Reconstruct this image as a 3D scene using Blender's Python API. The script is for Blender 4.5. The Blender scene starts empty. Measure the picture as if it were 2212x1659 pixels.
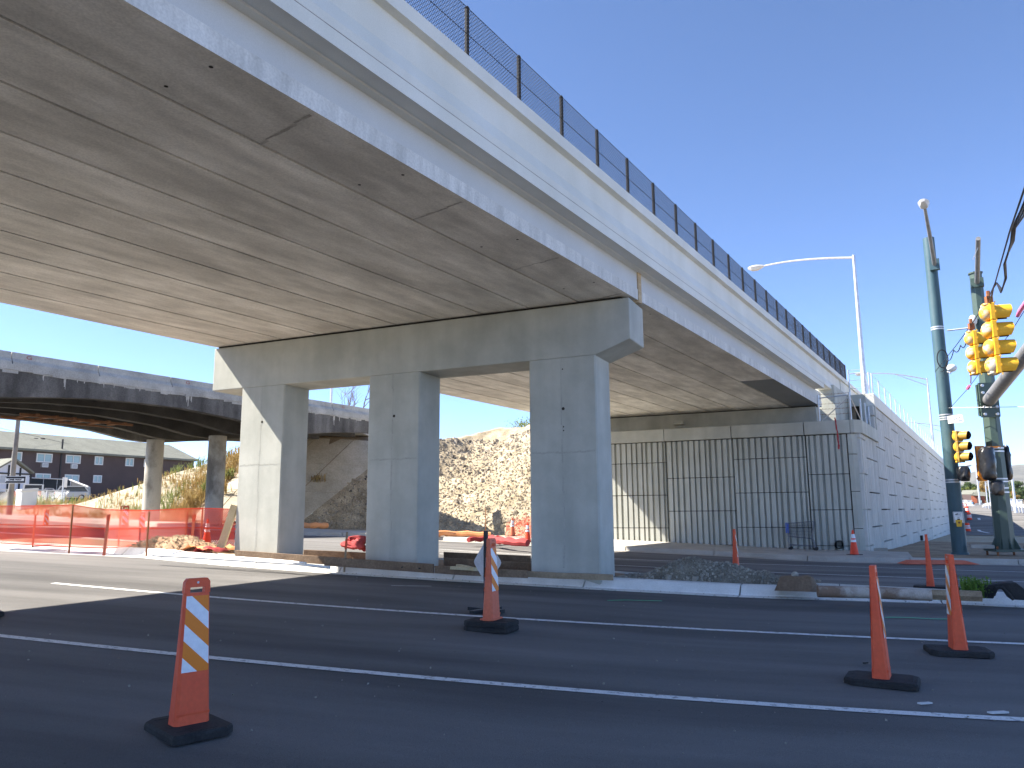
import bpy, math, random
from mathutils import Vector as V, Matrix
random.seed(7)
SC = bpy.context.scene
COL = SC.collection
# ------------------------------------------------------------------ camera
W_, H_ = 2212, 1659
F_ = 1661.0; PITCH = math.atan(277/1661.0); ROLL = 0.0072; EYE = 1.30
fw = V((0, math.cos(PITCH), math.sin(PITCH)))
rt0 = V((1, 0, 0)); up0 = rt0.cross(fw)
rt = rt0*math.cos(ROLL) - up0*math.sin(ROLL)
up = up0*math.cos(ROLL) + rt0*math.sin(ROLL)
CAM = V((0, 0, EYE))
cam = bpy.data.cameras.new('camera'); cam.sensor_width = 36; cam.lens = F_/W_*36
cam.clip_start = .05; cam.clip_end = 12000
camo = bpy.data.objects.new('camera', cam); COL.objects.link(camo)
camo.matrix_world = Matrix(((rt.x, up.x, -fw.x, 0), (rt.y, up.y, -fw.y, 0), (rt.z, up.z, -fw.z, EYE), (0, 0, 0, 1)))
SC.camera = camo
# ------------------------------------------------------------------ light
SUN_AZ, SUN_EL = 276.0, 45.4
w = bpy.data.worlds.new('World'); SC.world = w; w.use_nodes = True
nt = w.node_tree; bg = nt.nodes['Background']
sky = nt.nodes.new('ShaderNodeTexSky'); sky.sky_type = 'NISHITA'; sky.sun_disc = False
sky.sun_elevation = math.radians(SUN_EL); sky.sun_rotation = math.radians(SUN_AZ)
sky.air_density = 0.42; sky.dust_density = 0.05; sky.ozone_density = 2.2; sky.altitude = 1600
wb = nt.nodes.new('ShaderNodeMix'); wb.data_type = 'RGBA'; wb.blend_type = 'MULTIPLY'; wb.inputs[0].default_value = 1; wb.inputs[7].default_value = (.865, .935, 1.0, 1)
nt.links.new(sky.outputs[0], wb.inputs[6]); nt.links.new(wb.outputs[2], bg.inputs[0]); bg.inputs[1].default_value = 0.135
sun = bpy.data.lights.new('sun', 'SUN'); sun.energy = 4.8; sun.angle = math.radians(.55); sun.color = (1, .93, .82)
suno = bpy.data.objects.new('sun', sun); COL.objects.link(suno)
_a, _e = math.radians(SUN_AZ), math.radians(SUN_EL)
SDIR = V((math.sin(_a)*math.cos(_e), math.cos(_a)*math.cos(_e), math.sin(_e)))
suno.rotation_euler = SDIR.to_track_quat('Z', 'Y').to_euler(); suno.location = SDIR*50
SC.view_settings.view_transform = 'Standard'; SC.view_settings.look = 'None'
SC.view_settings.exposure = 1.8; SC.view_settings.gamma = 1.0
SC.cycles.max_bounces = 8; SC.cycles.diffuse_bounces = 5; SC.cycles.transparent_max_bounces = 12
SC.cycles.use_denoising = True
# ------------------------------------------------------------------ site frame: a = along the pier, b = along the bridge
azA = math.radians(114.6); azB = math.radians(31.8)
a = V((math.sin(azA), math.cos(azA), 0)); b = V((math.sin(azB), math.cos(azB), 0))
n = V((-a.y, a.x, 0)); nb = V((b.y, -b.x, 0)); Z = V((0, 0, 1))
def zroad(p):
    A = p.x*a.x + p.y*a.y; N = p.x*n.x + p.y*n.y
    if A > -2: zA = .08 - .012*(min(A, 20)+2)
    elif A > -14: zA = -.04*A
    else: zA = .56 + .035*min(-14-A, 40)
    return -.422 + zA + .0172*max(-20, min(N, 12.6)) - .0105*max(0, min(N, 85)-12.6)
def ray(x, y):
    return (fw*F_ + rt*(x-W_/2) - up*(y-H_/2)).normalized()
def G(x, y, dz=0.):                      # pixel of the photo -> point of the ground
    d = ray(x, y); t = 1.
    for i in range(300):
        p = CAM + d*t; e = p.z - zroad(p) - dz
        if abs(e) < 1e-4: break
        t = min(400., t + e/max(.02, -d.z)*.8)
    return CAM + d*t
def onplane(x, y, P0, N):
    d = ray(x, y); return CAM + d*((P0-CAM).dot(N)/d.dot(N))
def onN(x, y, N): return onplane(x, y, n*N, n)
def onU(x, y, u): return onplane(x, y, nb*u, nb)
def at(x, y, D):                         # point at horizontal distance D
    d = ray(x, y); return CAM + d*(D/math.hypot(d.x, d.y))
def ztop(P, y):                          # height above P seen at picture row y
    h = V((P.x, P.y, 0)).normalized(); lo, hi = P.z-5, P.z+40
    for i in range(50):
        m = (lo+hi)/2; q = V((P.x, P.y, m)) - CAM
        yy = H_/2 - F_*q.dot(up)/q.dot(fw)
        if yy > y: lo = m
        else: hi = m
    return lo
def AN(A, N, z=0.): q = a*A + n*N; return V((q.x, q.y, z))
def UB(u, B, z=0.): q = nb*u + b*B; return V((q.x, q.y, z))
BN, UN = b.dot(n), nb.dot(n)
def UN_(u, N, z=0.): return UB(u, (N-u*UN)/BN, z)
def uof(p): return p.dot(nb)
# ------------------------------------------------------------------ mesh helpers
class MB:
    def __init__(s): s.v = []; s.f = []; s.m = []
    def add(s, vs, fs, m=0):
        o = len(s.v); s.v += [V(p) for p in vs]
        s.f += [tuple(i+o for i in f) for f in fs]; s.m += [m]*len(fs)
    def quad(s, p, m=0): s.add(p, [tuple(range(len(p)))], m)
    def prism(s, poly, vec, m=0, caps=True):
        k = len(poly); vs = [V(p) for p in poly] + [V(p)+vec for p in poly]
        fs = [(i, (i+1) % k, (i+1) % k+k, i+k) for i in range(k)]
        if caps: fs += [tuple(range(k-1, -1, -1)), tuple(range(k, 2*k))]
        s.add(vs, fs, m)
    def loft(s, A, B, m=0, caps=True):
        k = len(A); vs = list(A)+list(B)
        fs = [(i, (i+1) % k, (i+1) % k+k, i+k) for i in range(k)]
        if caps: fs += [tuple(range(k-1, -1, -1)), tuple(range(k, 2*k))]
        s.add(vs, fs, m)
    def para(s, p, e1, e2, e3, m=0): s.prism([p, p+e1, p+e1+e2, p+e2], e3, m)
    def box(s, c, ex, ey, ez, m=0): s.para(V(c)-ex-ey-ez, ex*2, ey*2, ez*2, m)   # half extents as vectors
    def bx(s, x0, x1, y0, y1, z0, z1, m=0): s.para(V((x0, y0, z0)), V((x1-x0, 0, 0)), V((0, y1-y0, 0)), V((0, 0, z1-z0)), m)
    def tube(s, pts, r, seg=8, m=0, caps=True):
        pts = [V(p) for p in pts]; k = len(pts)
        R = r if isinstance(r, (list, tuple)) else [r]*k
        o = len(s.v); prev = None
        for i, p in enumerate(pts):
            t = (pts[min(i+1, k-1)] - pts[max(i-1, 0)])
            t = t.normalized() if t.length > 1e-9 else V((0, 0, 1))
            if prev is None:
                x = t.cross(V((0, 0, 1)) if abs(t.z) < .9 else V((1, 0, 0))).normalized()
            else:
                x = (prev - t*prev.dot(t)).normalized()
            prev = x; y = t.cross(x)
            for j in range(seg):
                an = 2*math.pi*j/seg; s.v.append(p + (x*math.cos(an) + y*math.sin(an))*R[i])
        for i in range(k-1):
            for j in range(seg):
                s.f.append((o+i*seg+j, o+i*seg+(j+1) % seg, o+(i+1)*seg+(j+1) % seg, o+(i+1)*seg+j)); s.m.append(m)
        if caps:
            s.f.append(tuple(o+j for j in range(seg-1, -1, -1))); s.m.append(m)
            s.f.append(tuple(o+(k-1)*seg+j for j in range(seg))); s.m.append(m)
    def blob(s, c, r, m=0, jit=.25, flat=1.):     # a small irregular stone
        o = []
        rr = random.random
        for q in ((1,0,0),(-1,0,0),(0,1,0),(0,-1,0),(0,0,1),(0,0,-1)):
            pass
        th = rr()*6.28
        vs = []
        for (x, y, z) in ((-1,-1,-1),(1,-1,-1),(1,1,-1),(-1,1,-1),(-.8,-.8,1),(.8,-.8,1),(.8,.8,1),(-.8,.8,1)):
            k = .62*(1+jit*(rr()*2-1)); X, Y = x*k, y*k*.8
            vs.append(V(c) + V((X*math.cos(th)-Y*math.sin(th), X*math.sin(th)+Y*math.cos(th), z*k*flat*.8))*r)
        s.add(vs, [(3,2,1,0),(4,5,6,7),(0,1,5,4),(1,2,6,5),(2,3,7,6),(3,0,4,7)], m)
    def grid(s, P, m=0):                           # P[i][j] points
        r, c = len(P), len(P[0]); o = len(s.v)
        for row in P: s.v += [V(p) for p in row]
        for i in range(r-1):
            for j in range(c-1):
                s.f.append((o+i*c+j, o+i*c+j+1, o+(i+1)*c+j+1, o+(i+1)*c+j)); s.m.append(m)
    def ico(s, c, rx, ry, rz, seg=10, ring=6, m=0):
        c = V(c); P = []
        for i in range(ring+1):
            ph = math.pi*i/ring
            P.append([c + V((rx*math.sin(ph)*math.cos(2*math.pi*j/seg), ry*math.sin(ph)*math.sin(2*math.pi*j/seg), rz*math.cos(ph))) for j in range(seg+1)])
        s.grid(P, m)
    def build(s, name, mats, parent=None, local=False, smooth=False, bevel=0):
        me = bpy.data.meshes.new(name)
        vs = s.v
        if parent is not None and not local:
            Mi = world(parent).inverted(); vs = [Mi @ p for p in vs]
        me.from_pydata([tuple(p) for p in vs], [], s.f)
        ms = mats if isinstance(mats, (list, tuple)) else [mats]
        for x in ms: me.materials.append(x)
        if len(ms) > 1: me.polygons.foreach_set('material_index', s.m)
        if smooth: me.polygons.foreach_set('use_smooth', [True]*len(me.polygons))
        me.update()
        o = bpy.data.objects.new(name, me); COL.objects.link(o)
        if parent is not None: o.parent = parent
        if smooth and smooth != 'all':
            me.set_sharp_from_angle(angle=math.radians(40))
        if bevel:
            bv = o.modifiers.new('bevel', 'BEVEL'); bv.width = bevel; bv.segments = 2; bv.limit_method = 'ANGLE'; bv.angle_limit = math.radians(40)
        return o
def world(o):
    M = o.matrix_basis.copy()
    while o.parent is not None: o = o.parent; M = o.matrix_basis @ M
    return M
def tag(o, label=None, cat=None, group=None, kind=None):
    if label: o['label'] = label
    if cat: o['category'] = cat
    if group: o['group'] = group
    if kind: o['kind'] = kind
    return o
def thing(name, label, cat, loc=(0, 0, 0), rz=0, group=None):
    o = bpy.data.objects.new(name, None); COL.objects.link(o); o.empty_display_size = .2
    o.location = loc; o.rotation_euler = (0, 0, rz)
    return tag(o, label, cat, group)
def copy_tree(o, parent=None):
    c = o.copy(); COL.objects.link(c); c.parent = parent
    for ch in list(o.children): copy_tree(ch, c)
    return c
def struct(o): o['kind'] = 'structure'; return o
def text_geo(body, size, M, bold=0.0, sx=1.0):
    cu = bpy.data.curves.new('txt', 'FONT'); cu.body = body; cu.size = size; cu.align_x = 'CENTER'; cu.align_y = 'CENTER'
    cu.offset = bold; cu.resolution_u = 3
    o = bpy.data.objects.new('txt', cu); COL.objects.link(o)
    dg = bpy.context.evaluated_depsgraph_get(); me = o.evaluated_get(dg).to_mesh()
    vs = [M @ V((v.co.x*sx, v.co.y, 0)) for v in me.vertices]; fs = [tuple(p.vertices) for p in me.polygons]
    o.evaluated_get(dg).to_mesh_clear(); bpy.data.objects.remove(o); bpy.data.curves.remove(cu)
    return vs, fs
def frame(P, X, Y):                      # matrix with origin P, x axis X, y axis Y
    X = X.normalized(); Y = Y.normalized(); Q = X.cross(Y)
    return Matrix(((X.x, Y.x, Q.x, P.x), (X.y, Y.y, Q.y, P.y), (X.z, Y.z, Q.z, P.z), (0, 0, 0, 1)))
def lerp(p, q, t): return p + (q-p)*t
def interp(pts, x):
    if x <= pts[0][0]: return pts[0][1]
    for (x0, y0), (x1, y1) in zip(pts, pts[1:]):
        if x <= x1: return y0 + (y1-y0)*(x-x0)/(x1-x0)
    return pts[-1][1]
def sm(x, lo, hi):
    t = max(0, min(1, (x-lo)/(hi-lo))); return t*t*(3-2*t)
def hsh(i, j):
    x = math.sin(i*127.1+j*311.7)*43758.5453; return x-math.floor(x)
def vn(x, y):
    i, j = math.floor(x), math.floor(y); fx, fy = x-i, y-j
    fx = fx*fx*(3-2*fx); fy = fy*fy*(3-2*fy)
    return (hsh(i, j)*(1-fx)+hsh(i+1, j)*fx)*(1-fy) + (hsh(i, j+1)*(1-fx)+hsh(i+1, j+1)*fx)*fy
def fbm(x, y): return vn(x, y)*.55 + vn(x*2.1+7, y*2.1)*.28 + vn(x*4.3, y*4.3+3)*.17
# ------------------------------------------------------------------ materials
MATS = {}
def mat(name, c1, c2=None, scale=2., stretch=(1, 1, 1), rough=.85, fine=0.12, fscale=60., bump=0., spec=.3, metal=0., c3=None, lo=.35, hi=.65,
        streak=None, trans=0, rand=0, dots=None, alpha=1., rot=0, detail=6):
    m = bpy.data.materials.new(name); m.use_nodes = True; MATS[name] = m
    N = m.node_tree.nodes; L = m.node_tree.links; bs = N['Principled BSDF']
    tc = N.new('ShaderNodeTexCoord'); mp = N.new('ShaderNodeMapping'); mp.inputs['Scale'].default_value = stretch
    rm = N.new('ShaderNodeMapping'); rm.inputs['Rotation'].default_value = (0, 0, rot); L.new(tc.outputs['Object'], rm.inputs['Vector'])
    L.new(rm.outputs[0], mp.inputs['Vector'])
    col = None
    if c2 is not None:
        nz = N.new('ShaderNodeTexNoise'); nz.inputs['Scale'].default_value = scale; nz.inputs['Detail'].default_value = detail; nz.inputs['Roughness'].default_value = .6
        L.new(mp.outputs[0], nz.inputs['Vector'])
        cr = N.new('ShaderNodeValToRGB'); e = cr.color_ramp.elements
        e[0].position = lo; e[0].color = (*c1, 1); e[1].position = hi; e[1].color = (*c2, 1)
        if c3: q = e.new((lo+hi)/2); q.color = (*c3, 1)
        L.new(nz.outputs['Fac'], cr.inputs[0]); col = cr.outputs[0]
    else:
        rgb = N.new('ShaderNodeRGB'); rgb.outputs[0].default_value = (*c1, 1); col = rgb.outputs[0]
    nf = None
    def mul(col, fac_out, lo_, hi_):
        mr = N.new('ShaderNodeMapRange'); mr.inputs['To Min'].default_value = lo_; mr.inputs['To Max'].default_value = hi_
        mr.inputs['From Min'].default_value = .3; mr.inputs['From Max'].default_value = .7
        L.new(fac_out, mr.inputs['Value'])
        mx = N.new('ShaderNodeMix'); mx.data_type = 'RGBA'; mx.blend_type = 'MULTIPLY'; mx.inputs[0].default_value = 1
        L.new(col, mx.inputs[6]); L.new(mr.outputs[0], mx.inputs[7]); return mx.outputs[2]
    if fine:
        nf = N.new('ShaderNodeTexNoise'); nf.inputs['Scale'].default_value = fscale; nf.inputs['Detail'].default_value = 3
        L.new(tc.outputs['Object'], nf.inputs['Vector']); col = mul(col, nf.outputs['Fac'], 1-fine, 1+fine)
    if streak:
        st, amt = streak
        ns = N.new('ShaderNodeTexNoise'); ns.inputs['Scale'].default_value = 1.; ns.inputs['Detail'].default_value = 5
        m2 = N.new('ShaderNodeMapping'); m2.inputs['Scale'].default_value = st
        L.new(rm.outputs[0], m2.inputs['Vector']); L.new(m2.outputs[0], ns.inputs['Vector'])
        col = mul(col, ns.outputs['Fac'], 1-amt, 1+amt*.6)
    if dots:
        ds, dr, dv = dots
        vo = N.new('ShaderNodeTexVoronoi'); vo.inputs['Scale'].default_value = ds; L.new(tc.outputs['Object'], vo.inputs['Vector'])
        mr = N.new('ShaderNodeMapRange'); mr.inputs['From Min'].default_value = dr*.6; mr.inputs['From Max'].default_value = dr
        mr.inputs['To Min'].default_value = dv; mr.inputs['To Max'].default_value = 1.
        L.new(vo.outputs['Distance'], mr.inputs['Value'])
        mx = N.new('ShaderNodeMix'); mx.data_type = 'RGBA'; mx.blend_type = 'MULTIPLY'; mx.inputs[0].default_value = 1
        L.new(col, mx.inputs[6]); L.new(mr.outputs[0], mx.inputs[7]); col = mx.outputs[2]
    if rand:
        oi = N.new('ShaderNodeObjectInfo'); mr = N.new('ShaderNodeMapRange'); mr.inputs['To Min'].default_value = 1-rand; mr.inputs['To Max'].default_value = 1+rand
        L.new(oi.outputs['Random'], mr.inputs['Value'])
        mx = N.new('ShaderNodeMix'); mx.data_type = 'RGBA'; mx.blend_type = 'MULTIPLY'; mx.inputs[0].default_value = 1
        L.new(col, mx.inputs[6]); L.new(mr.outputs[0], mx.inputs[7]); col = mx.outputs[2]
    L.new(col, bs.inputs['Base Color'])
    bs.inputs['Roughness'].default_value = rough; bs.inputs['Metallic'].default_value = metal; bs.inputs['Specular IOR Level'].default_value = spec
    if bump:
        bp = N.new('ShaderNodeBump'); bp.inputs['Strength'].default_value = bump; bp.inputs['Distance'].default_value = .02
        if nf is None:
            nf = N.new('ShaderNodeTexNoise'); nf.inputs['Scale'].default_value = fscale; L.new(tc.outputs['Object'], nf.inputs['Vector'])
        L.new(nf.outputs['Fac'], bp.inputs['Height']); L.new(bp.outputs[0], bs.inputs['Normal'])
    if trans:
        tr = N.new('ShaderNodeBsdfTranslucent'); L.new(col, tr.inputs[0]); mxs = N.new('ShaderNodeMixShader'); mxs.inputs[0].default_value = trans
        L.new(bs.outputs[0], mxs.inputs[1]); L.new(tr.outputs[0], mxs.inputs[2]); L.new(mxs.outputs[0], N['Material Output'].inputs['Surface'])
    return m
RB = -azB
M_asph = mat('aged_asphalt', (.112, .108, .104), (.21, .202, .193), .42, (.22, 1, 1), .92, .3, 170., .5, .25, streak=((.1, 1.3, 1), .3), dots=(3.2, .03, .3), rot=math.radians(15))
M_paint = mat('road_paint', (.26, .26, .26), (.72, .72, .70), 16., rough=.75, fine=.15, fscale=90., lo=.33, hi=.46, detail=9)
M_pave_dirt = mat('packed_dirt', (.19, .135, .085), (.33, .255, .17), 1.1, rough=.95, fine=.3, fscale=30., bump=.6, dots=(6., .09, .6))
M_ground = mat('dry_ground', (.30, .26, .19), (.40, .35, .25), .25, rough=1, fine=.25, fscale=6., bump=.3)
M_kerb = mat('kerb_concrete', (.66, .645, .6), (.78, .765, .72), 1.6, rough=.85, fine=.1, fscale=70., bump=.12, streak=((3, 3, 1), .1))
M_walk = mat('sidewalk_concrete', (.36, .335, .29), (.46, .43, .38), 1.2, rough=.9, fine=.12, fscale=60., bump=.15)
M_coat = mat('coated_concrete', (.425, .432, .385), (.495, .50, .45), 1.1, rough=.72, fine=.05, fscale=90., bump=.05, spec=.35, streak=((2.2, 2.2, .3), .13), dots=(1.9, .02, .6), lo=.4, hi=.6)
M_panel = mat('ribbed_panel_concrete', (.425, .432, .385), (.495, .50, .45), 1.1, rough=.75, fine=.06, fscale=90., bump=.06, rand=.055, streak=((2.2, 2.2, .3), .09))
M_par = mat('parapet_concrete', (.70, .685, .61), (.76, .745, .68), .9, rough=.7, fine=.05, fscale=80., bump=.04, spec=.35, streak=((1.5, 1.5, .5), .05), dots=(2.3, .02, .7))
M_web = mat('painted_web', (.56, .565, .56), (.61, .615, .61), .8, rough=.7, fine=.05, fscale=80., spec=.35)
M_soff = mat('bare_soffit_concrete', (.57, .545, .49), (.81, .78, .71), 1.5, (1.5, .55, 1), .85, .11, 45., .08, .3, rot=azB, rand=.07, streak=((3.2, .5, 1), .17), c3=(.69, .66, .59), detail=11)
M_flange = mat('weathered_flange', (.56, .555, .53), (.74, .73, .70), 2.2, (1.5, 1.5, .4), .85, .1, 40., .1, rot=azB, streak=((9, 9, .8), .1))
M_soffp = mat('painted_soffit', (.17, .18, .18), (.19, .2, .2), 1., rough=.7, fine=.05)
M_joint = mat('dark_joint', (.035, .033, .03), rough=.95, fine=.1)
M_ply = mat('raw_plywood', (.45, .33, .2), (.58, .45, .29), 3., (1, 1, 6), .85, .1, 40.)
M_oldc = mat('old_concrete', (.36, .345, .31), (.50, .48, .43), 1.4, rough=.95, fine=.14, fscale=25., bump=.25, streak=((1.3, 1.3, .3), .2))
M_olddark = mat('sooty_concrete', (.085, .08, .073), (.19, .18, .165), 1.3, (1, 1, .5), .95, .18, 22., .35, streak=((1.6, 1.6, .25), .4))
M_oldgird = mat('dark_girder', (.055, .052, .048), (.095, .09, .082), 1., rough=.95, fine=.1, fscale=20.)  # inner girders and cross beams, darker than the fascia girders
M_efflo = mat('efflorescence', (.55, .52, .45), (.72, .70, .64), 4., rough=.95)
M_wood = mat('weathered_timber', (.30, .22, .14), (.42, .32, .21), 2.5, (1, 1, 1), .9, .15, 40., .2, streak=((.6, 8, 8), .2))
M_board = mat('muddy_form_board', (.145, .095, .062), (.27, .19, .125), 1.5, rough=.9, fine=.2, fscale=30., bump=.2)
M_lumber = mat('yellow_lumber', (.52, .42, .24), (.62, .52, .33), 3., rough=.85, fine=.1)
M_or = mat('orange_plastic', (.74, .095, .035), (.80, .12, .042), 2., rough=.5, fine=.06, fscale=30., spec=.4)
M_orf = mat('faded_orange_plastic', (.66, .15, .075), (.74, .20, .11), 2., rough=.55, fine=.08, fscale=30.)
M_orr = mat('orange_reflective', (.80, .22, .015), rough=.35, fine=.05, fscale=200.)
M_whr = mat('white_reflective', (.74, .76, .80), (.82, .84, .88), 30., rough=.3, fine=.03, fscale=200.)
M_cone = mat('cone_vinyl', (.85, .075, .03), rough=.45, fine=.05)
M_rub = mat('black_rubber', (.022, .022, .023), (.04, .04, .04), 5., rough=.85, fine=.2, fscale=60., bump=.2)
M_net = mat('orange_netting', (.66, .07, .035), (.72, .095, .045), 2., rough=.55, fine=.05, trans=.35)
M_galv = mat('galvanised_steel', (.52, .53, .55), (.66, .67, .69), 6., rough=.42, metal=.6, fine=.05)
M_blackst = mat('black_steel', (.018, .019, .022), rough=.5, fine=.05)
M_link = mat('black_chain_link', (.028, .03, .036), rough=.5, fine=0)
M_bluep = mat('blue_green_pole_paint', (.033, .082, .105), (.06, .115, .135), 2.2, (1, 1, .4), .5, .08, 30., spec=.5, streak=((6, 6, .5), .15))
M_greenp = mat('dark_green_pole_paint', (.045, .075, .062), (.06, .095, .078), 2., (1, 1, .4), .42, .06, 30., spec=.5)
M_rust = mat('rust', (.20, .075, .035), (.30, .13, .06), 6., rough=.9)
M_yel = mat('signal_yellow', (.74, .40, .025), (.82, .47, .04), 3., rough=.45, fine=.05, fscale=30.)
M_yelw = mat('chalky_signal_yellow', (.70, .37, .03), (.48, .45, .38), 6., rough=.7, fine=.08, lo=.47, hi=.6)
M_bag = mat('black_plastic_bag', (.012, .012, .014), (.02, .02, .022), 4., rough=.28, spec=.6, bump=.5, fscale=14.)
M_sigor = mat('signal_orange', (.75, .25, .03), rough=.5)
M_alum = mat('sign_aluminium', (.42, .42, .43), (.52, .51, .51), 5., rough=.45, metal=.25)
M_signw = mat('sign_white', (.78, .78, .77), rough=.5, fine=.02)
M_signk = mat('sign_black', (.02, .018, .025), rough=.5, fine=.02)
M_signb = mat('sign_blue', (.20, .25, .55), rough=.5, fine=.02)
M_dirt = mat('excavated_soil', (.30, .24, .155), (.47, .39, .27), 1.6, rough=1, fine=.35, fscale=14., bump=1., c3=(.39, .32, .215), streak=((.9, .9, .9), .35))
M_stone = mat('rubble_stone', (.27, .23, .17), (.46, .40, .31), 1.3, rough=.95, fine=.25, fscale=9., c3=(.37, .32, .25))
M_gravel = mat('grey_gravel', (.15, .135, .105), (.26, .235, .185), 3., rough=1, fine=.35, fscale=40., bump=.9)
M_gstone = mat('grey_stone', (.18, .165, .135), (.40, .37, .31), 2.5, rough=.9, fine=.2, fscale=20.)
M_slope = mat('slope_paving_concrete', (.42, .37, .28), (.54, .48, .38), .8, rough=.95, fine=.12, fscale=12., bump=.2, streak=((.6, .6, .6), .12))
M_weedg = mat('green_weed', (.15, .19, .05), (.24, .27, .09), 1.5, rough=.8, fine=.2, trans=.3)
M_weedd = mat('dry_weed', (.33, .22, .085), (.44, .33, .14), 1.5, rough=.9, fine=.2, trans=.3)
M_brown = mat('brown_wall', (.075, .055, .055), (.09, .066, .064), .5, rough=.9, fine=.06)
M_roof = mat('grey_shingle', (.15, .155, .13), (.19, .195, .165), .6, rough=.95, fine=.1, fscale=4.)
M_glass = mat('window_glass', (.22, .32, .33), (.30, .40, .41), .2, rough=.15, spec=.6, fine=0)
M_trim = mat('white_trim', (.62, .62, .62), rough=.6, fine=.02)
M_siding = mat('pale_siding', (.60, .63, .70), (.66, .69, .75), .5, rough=.8, fine=.03)
M_tealt = mat('tar_black_screen', (.012, .018, .026), rough=.8, fine=.05)
M_carw = mat('car_white', (.42, .43, .44), rough=.2, spec=.6, fine=0)
M_carg = mat('car_grey', (.20, .21, .22), rough=.25, spec=.6, fine=0)
M_caro = mat('car_orange', (.55, .16, .07), rough=.3, spec=.6, fine=0)
M_carglass = mat('car_glass', (.02, .022, .03), rough=.08, spec=.7, fine=0)
M_cab = mat('cabinet_paint', (.62, .63, .62), (.70, .71, .70), 1., rough=.6, fine=.04)
M_pvc = mat('white_pvc', (.74, .74, .72), rough=.4, fine=.06)
M_tan = mat('orange_hose', (.66, .27, .10), (.72, .33, .15), 3., rough=.7)
M_redh = mat('red_hose', (.30, .035, .035), (.40, .06, .06), 3., rough=.75)
M_rope = mat('red_rope', (.42, .05, .06), rough=.9)
M_blue = mat('blue_plastic', (.02, .10, .50), rough=.4)
M_brick = mat('red_brick', (.28, .085, .045), (.36, .12, .065), 2., rough=.9, fine=.1, fscale=8.)
M_pink = mat('pink_plastic', (.80, .20, .38), rough=.5)
M_leafL = mat('pale_leaf', (.13, .17, .035), (.22, .25, .055), 2., rough=.7, fine=.25, fscale=3., trans=.25)
M_leafD = mat('dark_leaf', (.045, .085, .03), (.09, .13, .045), 2., rough=.7, fine=.25, fscale=3., trans=.2)
M_leafA = mat('autumn_leaf', (.26, .16, .05), (.34, .24, .08), 2., rough=.7, fine=.25, fscale=3., trans=.2)
M_bark = mat('bark', (.12, .09, .065), (.2, .16, .12), 4., rough=.95)
M_arm = mat('weathered_arm_steel', (.17, .175, .185), (.25, .255, .265), 4., rough=.5, metal=.3)
M_wire = mat('dull_cart_wire', (.16, .17, .19), (.24, .25, .27), 4., rough=.5, metal=.4)
M_hill = mat('hill_scrub', (.085, .085, .075), (.14, .135, .115), .004, rough=1, fine=.15, fscale=.03)
M_green_mark = mat('green_survey_paint', (.12, .55, .30), rough=.7, fine=.3, fscale=120.)
M_orange_mark = mat('orange_survey_paint', (.72, .22, .10), (.62, .5, .42), 14., rough=.8, lo=.4, hi=.6)
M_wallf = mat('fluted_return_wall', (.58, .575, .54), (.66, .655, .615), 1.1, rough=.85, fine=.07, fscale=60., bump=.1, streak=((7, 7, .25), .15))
M_redmark = mat('red_spray_paint', (.33, .14, .13), rough=.9)
M_smoke = mat('dark_lens', (.015, .015, .017), rough=.2, spec=.6)
# ================================================================== SETTING
def Npts(px, dz=0.):                     # pixel list -> sorted (A, N) pairs
    r = []
    for p in px:
        q = G(*p, dz); r.append((q.dot(a), q.dot(n)))
    return sorted(r)
K_px = [(0, 1190), (300, 1205), (480, 1222), (690, 1238), (960, 1255), (1250, 1272), (1590, 1290), (2035, 1304), (2212, 1313)]
K2_px = [(660, 1157), (787, 1160), (958, 1169.7), (1145, 1178.8), (1338, 1191), (1600, 1204), (1755, 1213), (1850, 1216), (2212, 1222)]
KL = Npts(K_px); K2L = Npts(K2_px)
def ext(L, s0, s1, lo=-90, hi=50):
    return [(lo, L[0][1]+(lo-L[0][0])*s0)] + L + [(hi, L[-1][1]+(hi-L[-1][0])*s1)]
KL = ext(KL, .0, .1); K2L = ext([p for p in K2L], -.05, .15)
NK = lambda A: interp(KL, A); NK2 = lambda A: interp(K2L, A)
BKL = ext(Npts([(660, 1190), (787, 1195), (958, 1204), (1145, 1213), (1342, 1234), (1765, 1258), (2212, 1280)], .15), 0., .12)
NBK = lambda A: interp(BKL, A)
def gz(A, N, dz=0.):
    p = AN(A, N); p.z = zroad(p)+dz; return p
# the ground: one sheet to the horizon
xs = [-6000, -3000, -1500, -800, -400, -200, -120] + list(range(-90, 60, 6)) + [60, 90, 130, 200, 400, 800, 1500, 3000, 6000]
m = MB(); m.grid([[gz(x, y, -.06) for x in xs] for y in [-6000, -2000, -500, -120, -60] + list(range(-36, 102, 6)) + [130, 200, 400, 800, 1500, 3000, 6000]])
struct(m.build('ground', M_ground))
As = [-90, -80, -70, -62, -54] + [-48+.75*i for i in range(125)]
m = MB()
rows = []
for A in As:
    Ns = [-40, -30, -20, -12, -6, -2, 2, 4, 6, 8, 10, 12.6, 15, 18, 21, 24]
    e = NK2(A); rows.append([gz(A, min(N, e-.5+.01*i)) for i, N in enumerate(Ns)] + [gz(A, e)])
m.grid(rows); struct(m.build('road', M_asph))
def polyfit(P, d):
    k = d+1; s_ = 1000.; A = [[sum((x/s_)**(i+j) for x, y in P) for j in range(k)] + [sum(y*(x/s_)**i for x, y in P)] for i in range(k)]
    for i in range(k):
        p = max(range(i, k), key=lambda r: abs(A[r][i])); A[i], A[p] = A[p], A[i]
        for r in range(k):
            if r != i:
                q = A[r][i]/A[i][i]; A[r] = [u-q*v for u, v in zip(A[r], A[i])]
    return [A[i][k]/A[i][i] for i in range(k)]
def peval(c, x): return sum(q*(x/1000.)**i for i, q in enumerate(c))
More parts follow.
